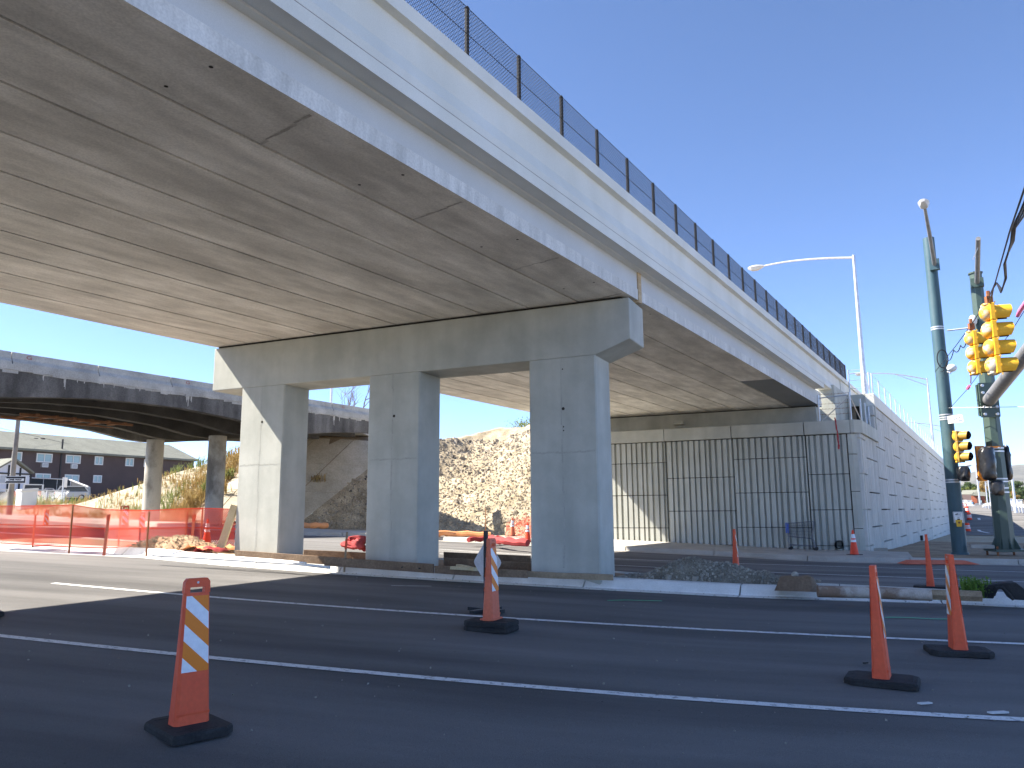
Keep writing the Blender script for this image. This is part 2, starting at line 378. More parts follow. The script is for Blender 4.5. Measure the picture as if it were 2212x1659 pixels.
def strip(name, pxs, wd, mt, dz=.006, sub=8, poly=True):
    if poly and len(pxs) > 3:
        x0, x1 = pxs[0][0], pxs[-1][0]; co = polyfit(pxs, 3); pxs = [(x0+(x1-x0)*i/24, peval(co, x0+(x1-x0)*i/24)) for i in range(25)]
    pts = [G(*p, dz) for p in pxs]
    P = []
    for p, q in zip(pts, pts[1:]):
        for i in range(sub): P.append(lerp(p, q, i/sub))
    P.append(pts[-1]); m = MB(); L = []
    for i, p in enumerate(P):
        t = (P[min(i+1, len(P)-1)]-P[max(i-1, 0)]); s = V((-t.y, t.x, 0)).normalized()*wd/2
        r = []
        for k in (-1, 1):
            q = p+s*k; q.z = zroad(q)+dz; r.append(q)
        L.append(r)
    m.grid(L); return struct(m.build(name, mt))
strip('road_marking', [(-300, 1340), (0, 1372), (370, 1411), (520, 1427), (1000, 1470), (1400, 1502), (1685, 1523.5), (1755, 1528), (1941, 1538.5), (2212, 1552), (2500, 1568)], .115, M_paint)
strip('road_marking', [(115, 1259), (490, 1293), (1000, 1328), (1140, 1337), (1755, 1371.5), (2212, 1390), (2500, 1402)], .11, M_paint)
strip('road_marking', [(950, 1186), (1342, 1208), (1755.5, 1221.3), (2212, 1236.3), (2500, 1246)], .10, M_paint)
strip('road_marking', [(950, 1196), (1342, 1222), (1755.5, 1238.7), (2212, 1257.4), (2500, 1269)], .10, M_paint)
for px in ([(1912, 1333), (1935, 1332.5), (1968, 1333.5), (2055, 1336)], [(1312, 1297), (1350, 1296), (1430, 1298)]):
    o = strip('survey_marking', px, .05, M_green_mark, .010)
o = strip('survey_marking', [(845, 1265), (932, 1266)], .03, M_paint, .010)
# kerbs (gutter pan, rounded face, top), cast in lengths with open joints
def kerb(name, NF, A0, A1, joints, sgn=1, gut=.30, wtop=.17, hk=.15, mt=M_kerb, slope=.05):
    m = MB(); prof = [(0, .006), (gut, .012), (gut+.01, .03), (gut+slope, hk-.03), (gut+slope+.04, hk), (gut+slope+wtop, hk+.008), (gut+slope+wtop, -.1), (0, -.1)]
    js = [A0] + sorted(joints) + [A1]
    for j0, j1 in zip(js, js[1:]):
        k = max(2, int((j1-j0)/.7)); sec = []
        for i in range(k+1):
            A = j0+.012 + (j1-j0-.024)*i/k; N = NF(A)
            s = []
            for q, z in prof:
                p = AN(A, N+sgn*q); base = AN(A, N); p.z = zroad(base)+z; s.append(p)
            sec.append(s)
        for s0, s1 in zip(sec, sec[1:]): m.loft(s0, s1, 0, False)
        for s in (sec[0], sec[-1]): m.quad(s)
    return struct(m.build(name, mt))
jA = [G(x, y).dot(a) for x, y in ((100, 1197), (219, 1204), (300, 1207), (440, 1219), (530, 1226), (712, 1240), (960, 1256), (1250, 1272), (1592, 1291), (2037, 1305))]
kerb('median_kerb', NK, -34, 16, [-30, -26, -22] + jA + [4.5, 7.5, 10.5], gut=.24, wtop=.2, slope=.13, hk=.165)
kerb('median_kerb', NBK, -30, 16, [-24+2.6*i for i in range(15)], -1, .02, .15, .15)
kerb('sidewalk_kerb', NK2, -60, 14, [-57+2.9*i for i in range(24)], 1, .35, .16, .15, M_walk)
# median: dirt between the two kerbs
m = MB(); rows = []
for i in range(180):
    A = -33 + i*.27
    n0, n1 = NK(A)+.55, NBK(A)-.15
    if n1 < n0+.2: n1 = n0+.2
    row = []
    for j in range(13):
        t = j/12; N = n0+(n1-n0)*t; p = AN(A, N); e = math.sin(math.pi*t)**.5
        zz = .12 + e*(.10*(fbm(A*1.3, N*1.3)-.35))
        if -11.6 < A < -6.2: zz -= .02
        p.z = zroad(AN(A, n0 if t < .5 else n1)) + zz; row.append(p)
    rows.append(row)
m.grid(rows); struct(m.build('median_dirt', M_pave_dirt, smooth='all'))
# far sidewalk in front of the wall and the mound
m = MB(); rows = []
for i in range(150):
    A = -60 + i*.41
    n0 = NK2(A)+.56
    n1 = 30.35 if A > -13 else (n0+1.9)
    rows.append([AN(A, N, zroad(AN(A, n0))+.155+.004*(N-n0)) for N in (n0, n0+(n1-n0)*.5, n1)])
m.grid(rows); struct(m.build('sidewalk', M_walk))
# bare dirt corner right of the wall
m = MB(); rows = []
for i in range(70):
    A = -.6+i*.3; row = []
    n0 = NK2(A)+.55
    for j in range(40):
        N = n0+(52-n0)*(j/39)**1.25; p = AN(A, N)
        p.z = zroad(p)+.155*max(.3, 1-(N-n0)/18)+.05*(fbm(A*.9, N*.9)-.4)*min(1, j/4)
        row.append(p)
    rows.append(row)
m.grid(rows); struct(m.build('bare_dirt', M_pave_dirt, smooth='all'))

# ================================================================== NEW BRIDGE
PN = 13.335                               # front face of the pier
SOF, CAPT, CAPB = 5.231, 5.185, 4.165
bridge = thing('overpass_bridge', 'new pale concrete overpass crossing overhead on three square columns', 'bridge', AN(-8.8, PN+.45, .2))
NE0, NPIER, NE1 = -26., PN+.46, 31.85
def girder(u0, u1, Na, Nb, outer=0, paint_from=None):
    m = MB()
    def sec(N):
        g = .024
        if outer: return [UN_(u0+g, N, SOF), UN_(u1, N, SOF), UN_(u1, N, 5.44), UN_(u1-.012, N, 5.45), UN_(u1-.012, N, 5.79), UN_(u0+g, N, 5.79)]
        return [UN_(u0+g, N, SOF), UN_(u1-g, N, SOF), UN_(u1-g, N, 5.79), UN_(u0+g, N, 5.79)]
    def seg(N0, N1, mats):
        A, B = sec(N0), sec(N1)
        for i in range(len(A)):
            j = (i+1) % len(A); m.quad([A[i], A[j], B[j], B[i]], mats[i] if i < len(mats) else 0)
    base = [0, 1, 1, 2, 0, 0] if outer else [0, 0, 0, 0]
    cuts = [Na] + ([paint_from] if paint_from else []) + [Nb]
    for k, (x, y) in enumerate(zip(cuts, cuts[1:])):
        mm = list(base)
        if k == 1: mm[0] = 3
        seg(x, y, mm)
    m.quad(sec(Na)[::-1]); m.quad(sec(Nb))
    return m.build('girder', [M_soff, M_flange, M_web, M_soffp], bridge)
U0, U1 = -15.47, -5.37; GW = (U1-U0)/10
for k in range(10):
    u0 = U0+GW*k; outer = 1 if k == 9 else 0
    girder(u0, u0+GW, NE0, NPIER-.03, outer)
    girder(u0, u0+GW, NPIER+.13, NE1, outer, 24.2 if outer else None)
# joint filler between girders (dark keyway) and plywood closure at the pier
m = MB()
for k in range(1, 10):
    u = U0+GW*k
    for Na, Nb in ((NE0, NPIER-.03), (NPIER+.13, NE1)):
        m.quad([UN_(u-.03, Na, SOF+.045), UN_(u+.03, Na, SOF+.045), UN_(u+.03, Nb, SOF+.045), UN_(u-.03, Nb, SOF+.045)])
m.build('joint_filler', M_joint, bridge)
m = MB(); m.prism([UN_(U1-.1, NPIER-.025, 5.19), UN_(U1+.012, NPIER-.025, 5.19), UN_(U1+.012, NPIER+.125, 5.19), UN_(U1-.1, NPIER+.125, 5.19)], V((0, 0, .585)))
m.build('closure_board', M_ply, bridge)
# form tie holes and pour marks on the outer soffit
for B in [3.9+2.6*i for i in range(5)]:
    for du in (-.2, -.82):
        m = MB(); c = UB(U1+du, B+.12*random.random(), SOF-.004); r = .021
        m.quad([c+V((r*math.cos(t), r*math.sin(t), 0)) for t in [6.283*i/10 for i in range(10)]][::-1])
        m.build('tie_hole', M_joint, bridge)
rs_ = random.Random(9); M_pm = mat('pour_mark_grey', (.30, .285, .25), (.5, .475, .42), 7., rough=.9)
for B in (2.1, 5.0, 7.6, 10.2, 12.6):
    m = MB()
    for k in range(7):
        u_ = U1-.08-.13*k; l_ = .131; w_ = rs_.uniform(.02, .05); B_ = B+rs_.uniform(-.012, .012)+.02*k
        m.quad([UB(u_, B_, SOF-.003), UB(u_-l_, B_+.01, SOF-.003), UB(u_-l_, B_+.01+w_, SOF-.003), UB(u_, B_+w_, SOF-.003)])
    m.build('pour_mark', M_pm, bridge)
# deck slab with drip groove
m = MB(); BA, BB = -26., 30.23
def sl(B): return [UB(-15.81, B, 5.775), UB(-5.27, B, 5.775), UB(-5.255, B, 5.79), UB(-5.225, B, 5.79), UB(-5.21, B, 5.775), UB(-5.03, B, 5.775), UB(-5.03, B, 5.94), UB(-15.81, B, 5.94)]
m.loft(sl(BA), sl(BB)); m.build('deck_slab', M_par, bridge)
# parapets
def par(B, s=1, c=0):
    f = lambda u, z: UB(u if s > 0 else -20.84-u, B, z)
    return [f(-5.034, 5.955), f(-5.034, 6.06), f(-5.13, 6.30), f(-5.14, 6.69), f(-5.03, 6.70), f(-5.03, 6.885), f(-5.40, 6.885), f(-5.42, 6.3), f(-5.5, 5.945), f(-5.2, 5.945)]
js = [BA, -18, -9.2, .2, 9.0, 17.8, 26.6, 28.3]
for s in (1, -1):
    m = MB()
    ends = js + [34.6]
    for q0, q1 in zip(ends, ends[1:]):
        m.loft(par(q0+(.006 if s > 0 and q0 > 27 else 0), s), par(q1, s))
    if s > 0:
        A, B = par(34.6), par(37.2)
        sec = lambda Bq: [UB(-5.1, Bq, 6.3), UB(-5.1, Bq, 6.69), UB(-5.03, Bq, 6.70), UB(-5.03, Bq, 6.885), UB(-5.40, Bq, 6.885), UB(-5.5, Bq, 5.9), UB(-5.1, Bq, 5.9)]
        m.loft(sec(34.6), sec(60))
    m.build('parapet', M_par, bridge)
# rusty cold joint line under the parapet
m = MB(); m.loft([UB(-5.05, BA, 5.938), UB(-5.036, BA, 5.938), UB(-5.036, BA, 5.957), UB(-5.05, BA, 5.957)], [UB(-5.05, BB, 5.938), UB(-5.036, BB, 5.938), UB(-5.036, BB, 5.957), UB(-5.05, BB, 5.957)])
m.build('cold_joint', mat('stained_joint', (.24, .21, .19), (.4, .36, .33), 3., rough=.9), bridge)
# pier
def bevbox(m, A0, A1, N0, N1, z0, z1, c=.025):
    P = [(A0+c, N0), (A1-c, N0), (A1, N0+c), (A1, N1-c), (A1-c, N1), (A0+c, N1), (A0, N1-c), (A0, N0+c)]
    m.prism([AN(x, y, z0) for x, y in P], V((0, 0, z1-z0)))
CN = PN+.92
m = MB(); c = .03
F = [(-13.88, CAPB), (-4.41, CAPB), (-3.73, 4.41), (-3.73, CAPT), (-13.88, CAPT)]
m.prism([AN(x, PN, z) for x, z in F], n*.95)
m.build('pier_cap', M_coat, bridge, bevel=.02)
m = MB(); m.prism([AN(-13.8, PN+.05, CAPT+.002), AN(-3.9, PN+.05, CAPT+.002), AN(-3.9, CN-.08, CAPT+.002), AN(-13.8, CN-.08, CAPT+.002)], V((0, 0, .041)))
m.build('bearing_strip', M_joint, bridge)
for (A0, A1, hz) in ((-12.97, -11.71, (3.35, )), (-9.44, -8.19, (3.28,)), (-5.75, -4.41, (3.95, 3.2, 2.86, 2.79))):
    m = MB(); bevbox(m, A0, A1, PN+.006, PN+.86, -.5, CAPB-.002)
    o = m.build('column', M_coat, bridge)
    for i, z in enumerate(hz):
        m = MB(); c = AN((A0+A1)/2+.02, PN+.0035, z); r = (.03 if len(hz) == 1 or i == 1 else .014)
        m.quad([c+a*(r*math.cos(t))+V((0, 0, r*math.sin(t))) for t in [6.283*i/12 for i in range(12)]])
        m.build('tie_hole', M_joint, o)
    m = MB(); zz_ = .3; rs_ = random.Random(int(A0*10))
    while zz_ < 4.1:
        l_ = rs_.uniform(.08, .4); w_ = rs_.uniform(.006, .03); x_ = (A0+A1)/2+rs_.uniform(-.015, .015)-.01
        m.quad([AN(x_-w_, PN+.0045, zz_), AN(x_+w_*.7, PN+.0045, zz_), AN(x_+w_, PN+.0045, zz_+l_), AN(x_-w_*.6, PN+.0045, zz_+l_)])
        zz_ += l_
    m.build('pour_seam', mat('seam_grout'+str(A0), (.355, .36, .325), (.43, .43, .39), 4., rough=.85), o)
    m = MB()    # patched pour line
    for i in range(14):
        x0 = A0+.05+(A1-A0-.1)*i/14; z = 2.36+.02*random.random()
        m.quad([AN(x0, PN+.0045, z), AN(x0+(A1-A0)/14*.95, PN+.0045, z+.005), AN(x0+(A1-A0)/14*.95, PN+.0045, z+.03+.02*random.random()), AN(x0, PN+.0045, z+.03)])
    m.build('pour_line', mat('grout_smear'+str(A0), (.36, .36, .325), (.43, .43, .385), 5., rough=.8), o)
# abutment: backwall under the girders, wing wall
m = MB()
m.prism([UN_(U0+.05, 31.2, 3.5), UN_(U1-.1, 31.2, 3.5), UN_(U1-.1, 32.6, 3.5), UN_(U0+.05, 32.6, 3.5)], V((0, 0, 5.19-3.5)))
m.build('abutment_seat', M_coat, bridge)
m = MB(); m.prism([UN_(U0, 31.25, 5.192), UN_(U1-.15, 31.25, 5.192), UN_(U1-.15, 31.7, 5.192), UN_(U0, 31.7, 5.192)], V((0, 0, .037))); m.build('bearing_strip', M_joint, bridge)
m = MB(); m.prism([UN_(-5.9, 32.2, 4.3), UN_(-4.95, 32.2, 4.3), UN_(-4.95, 36.4, 4.3), UN_(-5.9, 36.4, 4.3)], V((0, 0, 1.83)))
m.prism([UB(-5.12, 32.0, 6.13), UB(-4.95, 32.0, 6.13), UB(-4.95, 36.0, 5.5), UB(-5.12, 36.0, 5.5)], V((0, 0, .01)))
m.build('wing_wall', M_coat, bridge, bevel=.012)

# chain link fence on the parapet
fence = thing('chain_link_fence', 'black chain link fence along the top of the overpass parapet', 'fence', UB(-5.2, 20, 6.885))
FT, FB0 = 7.63, 6.9
fposts = [7.28+1.268*k for k in range(-3, 24)]
proto = None
for i, B in enumerate(fposts):
    m = MB(); p = UB(-5.15, B, 6.88); m.tube([p, p+V((0, 0, .77))], .03, 8); m.tube([p+V((0, 0, .77)), p+V((0, 0, .80))], [.036, .02], 8)
    m.box(p+V((0, 0, .01)), b*.07, nb*.06, Z*.008)
    m.build('post', M_blackst, fence, smooth=True)
m = MB(); B0, B1 = fposts[0], fposts[-1]
hgt = FT-FB0; sp = .055
k = int((B1-B0+hgt)/sp)
for i in range(k):
    for d in (1, -1):
        x0 = B0 - hgt + i*sp; x1 = x0+hgt; y0, y1 = 0, hgt
        if x0 < B0: y0 = B0-x0; x0 = B0
        if x1 > B1: y1 = hgt-(x1-B1); x1 = B1
        if y1 <= y0: continue
        if d < 0: y0, y1 = hgt-y0, hgt-y1
        uo = -5.115+.003*d
        m.tube([UB(uo, x0, FB0+y0), UB(uo, x1, FB0+y1)], .0034, 3, caps=False)
m.build('wire_mesh', M_link, fence)
m = MB()
for z, r in ((FT, .006), (FB0+.36, .006), (FB0+.01, .005)): m.tube([UB(-5.118, B0, z), UB(-5.118, B1, z)], r, 4)
m.build('tension_wire', M_link, fence)

# ================================================================== RETAINING WALL
wall = thing('retaining_wall', 'tall grey panel retaining wall with vertical ribs behind the far road', 'wall', AN(-5, 30.3, -.1))
WN = 30.3; UW = -3.95
Acor = -.22
def wz(A): return zroad(AN(A, 28))+.1
cols = [(-12.35, -9.78, 3.2, 0), (-9.78, -7.20, 3.2, 0), (-7.20, -4.60, 2.57, 1), (-4.60, -1.97, 3.23, 0), (-1.97, -.56, 2.58, 1)]
ribs = []
rr = random.Random(3); x = 0.
pat = []
while x < 3.0:
    wdt = rr.choice([.09, .13, .15, .17, .19]); gap = rr.choice([.032, .04, .055]); pat.append((x, min(x+wdt, 3.0))); x += wdt+gap
for ci, (A0, A1, zj, kind) in enumerate(cols):
    sh_ = (ci*.37) % .3; pat_ = [(max(0, r0-sh_), r1-sh_) for r0, r1 in pat if r1-sh_ > .05]
    z = zj - 1.27*2 - (0 if zj < 3 else 0)
    lv = sorted([zj-1.275*i for i in range(0, 4) if zj-1.275*i > -.6])
    edges = [-1.0] + lv + [4.02]
    for z0, z1 in zip(edges, edges[1:]):
        m = MB(); g = .014
        m.prism([AN(A0+g, WN+.105, z0+g), AN(A1-g, WN+.105, z0+g), AN(A1-g, WN+.2, z0+g), AN(A0+g, WN+.2, z0+g)], V((0, 0, z1-z0-2*g)))
        for (r0, r1) in pat_:
            if A0+r0 > A1-.06: break
            e1 = min(A0+r1, A1-.02); s0 = A0+.02+r0
            if e1-s0 < .02: continue
            m.prism([AN(s0+.008, WN, z0+g), AN(e1-.008, WN, z0+g), AN(e1, WN+.1045, z0+g), AN(s0, WN+.1045, z0+g)], V((0, 0, z1-z0-2*g)))
        m.build('ribbed_panel', M_panel, wall)
m = MB(); m.prism([AN(-12.35, WN+.21, -1.2), AN(-.3, WN+.21, -1.2), AN(-.3, WN+.3, -1.2), AN(-12.35, WN+.3, -1.2)], V((0, 0, 5.3)))
m.build('joint_backing', M_joint, wall)
# corner pilaster, chamfered
edges = [-1.2, .64, 1.95, 3.28, 4.03]
pa, pc = AN(-.545, WN-.03), AN(-.40, WN-.03); pd = UB(UW+.04, (WN+.28-(UW+.04)*UN)/BN)
for z0, z1 in zip(edges, edges[1:]):
    m = MB(); pts = [pa, pc, pd, pd-nb*.4, AN(-.545, WN+.2)]
    m.prism([V((p.x, p.y, z0+.012)) for p in pts], V((0, 0, z1-z0-.024))); m.build('corner_pilaster', M_coat, wall)
# lower coping, cast in lengths
cz0, cz1 = 4.04, 4.52
ce = [-12.4, -9.82, -7.22, -4.62, -2.0, -.42]
for x0, x1 in zip(ce, ce[1:]):
    m = MB(); m.prism([AN(x0+.012, WN-.07, cz0), AN(x1-.012, WN-.07, cz0), AN(x1-.012, WN+.35, cz0), AN(x0+.012, WN+.35, cz0)], V((0, 0, cz1-cz0)))
    m.build('coping', M_coat, wall, bevel=.012)
m = MB()
P = [AN(-.42, WN-.07), AN(-.30, WN-.07), UB(UW+.1, (WN+.24-(UW+.1)*UN)/BN), UB(UW+.1, 34.9), UB(UW-.2, 34.9), UB(UW-.2, 30.9), AN(-.42, WN+.35)]
m.prism([V((p.x, p.y, cz0)) for p in P], V((0, 0, cz1-cz0))); m.build('coping', M_coat, wall, bevel=.012)
# shelf behind the lower coping
m = MB(); m.prism([UN_(-15.2, WN+.34, 4.2), UN_(UW-.15, WN+.34, 4.2), UN_(UW-.15, 35.6, 4.2), UN_(-15.2, 35.6, 4.2)], V((0, 0, .22))); m.build('shelf_slab', M_coat, wall)
# return wall along the ramp
bb0 = 29.55
ci = 0; B = 31.55; bounds = [B]
while B < 92: B += 3.12; bounds.append(B)
lim = lambda B: 5.55 if B > 34.6 else 4.05
bounds = [30.15] + bounds
for i, (q0, q1) in enumerate(zip(bounds, bounds[1:])):
    off = 2.58 if i % 2 == 0 else 3.215
    top = 4.05 if i < 2 else 5.56
    lv = sorted([off+1.275*k for k in range(-4, 4) if -1.5 < off+1.275*k < top-.1])
    ed = [-2.2] + lv + [top]
    for z0, z1 in zip(ed, ed[1:]):
        m = MB(); g = .024
        m.prism([UB(UW, q0+.006, z0+g), UB(UW, q1-.006, z0+g), UB(UW-.12, q1-.006, z0+g), UB(UW-.12, q0+.006, z0+g)], V((0, 0, z1-z0-2*g)))
        rb = q0+.05
        rg = random.Random(i)
        while rb < q1-.1 and q0 < 60:
            wd = rg.choice([.05, .07, .1, .14])
            m.prism([UB(UW+.0005, rb, z0+g), UB(UW+.02, rb+.008, z0+g), UB(UW+.02, min(rb+wd, q1-.03)-.008, z0+g), UB(UW+.0005, min(rb+wd, q1-.03), z0+g)], V((0, 0, z1-z0-2*g)))
            rb += wd+rg.choice([.04, .06, .09])
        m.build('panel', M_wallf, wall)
m = MB(); m.prism([UB(UW-.125, 30.3, -2.3), UB(UW-.125, 92, -2.3), UB(UW-.2, 92, -2.3), UB(UW-.2, 30.3, -2.3)], V((0, 0, 6.3))); 
m.prism([UB(UW-.125, 35, 4), UB(UW-.125, 92, 4), UB(UW-.2, 92, 4), UB(UW-.2, 35, 4)], V((0, 0, 1.5)))
m.build('joint_backing', M_joint, wall)
ftop = [(92, 6.1, UW), (100, 6.3, UW-.3), (106, 6.0, UW-.7), (114, 5.2, UW-1.2), (122, 4.0, UW-1.8), (131, .8, UW-2.4)]
for (q0, t0_, u0_), (q1, t1_, u1_) in zip(ftop, ftop[1:]):
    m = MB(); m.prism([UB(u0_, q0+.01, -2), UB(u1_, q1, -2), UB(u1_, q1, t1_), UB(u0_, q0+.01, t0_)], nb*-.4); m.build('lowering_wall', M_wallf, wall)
for i, (q0, q1) in enumerate([(35.0, 41), (41, 47.2), (47.2, 53.4), (53.4, 60), (60, 68), (68, 78), (78, 92)]):
    m = MB(); m.prism([UB(UW+.05, q0+.01, 5.58), UB(UW+.05, q1-.01, 5.58), UB(UW-.3, q1-.01, 5.58), UB(UW-.3, q0+.01, 5.58)], V((0, 0, .52))); m.build('upper_coping', M_par, wall, bevel=.012)
# stepped end face of the upper tier, with its dark opening
NF = 35.35
ul, ur = -4.94, UW+.05
um0, um1 = -4.86, -4.5
m = MB()
def efc(x0, x1, z0, z1): m.prism([UB(x0, 35.0, z0), UB(x1, 35.0, z0), UB(x1, 35.25, z0), UB(x0, 35.25, z0)], V((0, 0, z1-z0)))
efc(-4.47, UW-.31, 4.42, 6.1); efc(-4.94, -4.47, 5.62, 6.1); efc(-4.94, -4.86, 4.42, 5.62)
efc(UW-.31, UW+.05, 4.05, 5.575)
m.build('end_wall', M_coat, wall)
m = MB(); m.quad([UB(-4.87, 35.24, 4.4), UB(-4.46, 35.24, 4.4), UB(-4.46, 35.24, 5.63), UB(-4.87, 35.24, 5.63)]); m.build('opening', M_joint, wall)
# earth fill and approach roadway behind
m = MB(); m.prism([UB(-15.8, 33.4, -2), UB(UW-.36, 35.3, -2), UB(UW-.36, 92, -2), UB(-15.8, 92, -2)], V((0, 0, 7.85))); m.build('backfill', M_pave_dirt, wall)
m = MB(); m.prism([AN(-12.4, WN+.1, -1.2), AN(-12.1, WN+.1, -1.2), UB(-15.6, 60, -1.2), UB(-15.9, 60, -1.2)], V((0, 0, 5.2))); m.build('left_return', M_coat, wall)
m = MB()
for i, (x0, x1, z) in enumerate(((0, .0, 0),)):
    c = onN(1316.6+.3307*445, 822.9+.3307*1105, WN+.2)
p0 = onN(1465, 917, WN+.2); m.prism([p0-a*.2, p0+a*.2, p0+a*.2+n*.3, p0-a*.2+n*.3], V((0, 0, .12))); m.build('cap_block', M_coat, wall)

# cable fence on the shelf and on the upper coping
def p3(x, y): return 1645.8+.19836*x, 713.2+.19836*y
cf = thing('cable_fence', 'galvanised post and cable fence along the top of the return wall', 'fence', UB(UW-.1, 45, 6.1))
def cpost(p, h, name='post', th=cf):
    m = MB(); m.tube([p, p+V((0, 0, h))], .03, 7); m.build(name, M_galv, th, smooth=True)
cps = [36.2+2.35*i for i in range(20)]
for B in cps: cpost(UB(UW-.12, B, 6.1), 1.05)
m = MB()
for z in (.3, .65, 1.0): m.tube([UB(UW-.12, cps[0], 6.1+z), UB(UW-.12, cps[-1], 6.1+z)], .009, 4)
m.build('cable', M_galv, cf)
e0 = UB(-4.85, 35.2, 6.1); e1 = UB(-4.25, 35.2, 6.1)
cpost(e0, 1.12, 'corner_post'); cpost(e1, 1.2, 'corner_post'); cpost(UB(UW-.12, 35.2, 6.1), .95, 'corner_post')
m = MB()
for z, r in ((.95, .022), (1.1, .008), (.65, .009), (.3, .009)): m.tube([e0+V((0, 0, z)), e1+V((0, 0, z))], r, 6)
m.tube([e1+V((0, 0, 1.05)), UB(UW-.12, 35.2, 6.12)], .02, 6); m.build('rail', M_galv, cf)
lf = thing('barrier_frame', 'galvanised pipe frame with barbed wire on the lower wall coping', 'barrier', AN(-.6, WN, cz1))
q0 = onN(*p3(627, 975), WN+.05); q1 = onN(*p3(972, 965), WN+.05); q2 = UB(UW-.05, 31.4, cz1)
for q, h in ((q0, 1.0), (q1, 1.02), (q2, .92), (UB(UW-.05, 32.6, cz1), .9), (UB(UW-.05, 33.7, cz1), .88)):
    q = V((q.x, q.y, cz1)); m = MB(); m.tube([q, q+V((0, 0, h))], .034, 7); m.build('post', M_galv, lf, smooth=True)
q0.z = q1.z = cz1
m = MB(); m.tube([q0+V((0, 0, .86)), q1+V((0, 0, .92))], .022, 6); m.tube([q0+V((.1, 0, .03)), q1+V((0, 0, .86))], .018, 6)
m.tube([q1+V((0, 0, .9)), q2+V((0, 0, .05))], .02, 6); m.tube([UB(UW-.05, 33.7, cz1+.85), UB(UW-.05, 32.9, cz1+.05)], .018, 6); m.build('rail', M_galv, lf)
m = MB()
for z in (.25, .45, .64, 1.0):
    m.tube([q0+V((0, 0, z)), lerp(q0, q1, .5)+V((0, 0, z-.015)), q1+V((0, 0, z))], .005, 4)
    for t in [i/9 for i in range(1, 9)]:
        c = lerp(q0, q1, t)+V((0, 0, z)); m.tube([c-V((.02, 0, .03)), c+V((.02, 0, .03))], .004, 3)
m.build('barbed_wire', M_rust, lf)
# ================================================================== OLD BRIDGE
UO = -27.0; ON = 27.4
old = thing('old_bridge', 'old sooty concrete bridge with haunched girders and pale barrier blocks', 'bridge', UN_(-31.5, ON, 1.0))
prof = [(-40, 5.3), (-34, 4.8), (-25, 5.46), (-17, 4.75), (-12.05, 5.07), (-10.6, 5.26), (-9.1, 5.4), (-7.5, 5.46), (-5.4, 5.46), (-2.8, 5.29), (-.6, 4.92), (.6, 4.92), (1.3, 4.99), (3, 5.2), (5.2, 5.37), (9, 5.46), (12.5, 5.46)]
def hz(s): return interp(prof, s)
def oldgirder(u, wd, mt, name='girder'):
    m = MB(); bp = (ON-u*UN)/BN; P = []
    ss = [-36+.9*i for i in range(49)]
    secs = [[UB(u-wd/2, bp+s, hz(s)), UB(u+wd/2, bp+s, hz(s)), UB(u+wd/2, bp+s, 6.02), UB(u-wd/2, bp+s, 6.02)] for s in ss]
    for q, r in zip(secs, secs[1:]): m.loft(q, r, 0, False)
    m.quad(secs[0][::-1]); m.quad(secs[-1]); return m.build(name, mt, old)
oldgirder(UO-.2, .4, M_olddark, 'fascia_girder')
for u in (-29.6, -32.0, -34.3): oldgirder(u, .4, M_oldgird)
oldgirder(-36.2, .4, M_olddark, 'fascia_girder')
m = MB(); m.prism([UB(-36.6, -14, 6.025), UB(UO+.05, -14, 6.025), UB(UO+.05, 31.2, 6.025), UB(-30.8, 32.5, 6.025), UB(-36.6, 43, 6.025)], V((0, 0, .2))); m.build('deck', M_oldc, old)
m = MB()
for i in range(18):      # cross beams
    N = 3+1.9*i*1.0
    if i % 3 == 0: m.prism([UN_(-36, N, 5.65), UN_(-27.3, N, 5.65), UN_(-27.3, N+.25, 5.65), UN_(-36, N+.25, 5.65)], V((0, 0, .37)))
m.build('cross_beam', M_oldgird, old)
# spalled broken deck edge and white leaching stains
m = MB(); rs = random.Random(5)
B = -6.
while B < 31:
    L = rs.uniform(.12, .5); d = rs.uniform(.02, .12)
    m.prism([UB(UO+.002, B, 6.025-d), UB(UO+.002, B+L, 6.025-d*rs.uniform(.5, 1.2)), UB(UO+.002, B+L, 6.025), UB(UO+.002, B, 6.025)], nb*rs.uniform(.01, .045)); B += L
m.build('spalled_edge', M_oldc, old)
m = MB()
for (B, wd, ht) in ((13.4, .05, .22), (14.1, .08, .38), (14.55, .04, .16), (14.8, .05, .12), (15.5, .04, .14), (15.9, .05, .1), (16.3, .04, .1), (16.9, .05, .18), (18.9, .14, .45), (19.1, .06, .3), (27.0, .12, .5), (27.4, .06, .35), (28.6, .05, .2), (30.2, .08, .4)):
    for k in range(max(2, int(wd/.02))):
        x = B+k*.021; h_ = ht*rs.uniform(.35, 1.05); w_ = rs.uniform(.012, .02); m.quad([UB(UO+.006, x, 5.99), UB(UO+.006, x+w_, 5.99), UB(UO+.006, x+w_*.9, 5.99-h_), UB(UO+.006, x+w_*.2, 5.99-h_*.97)])
m.build('leaching_stain', M_efflo, old)
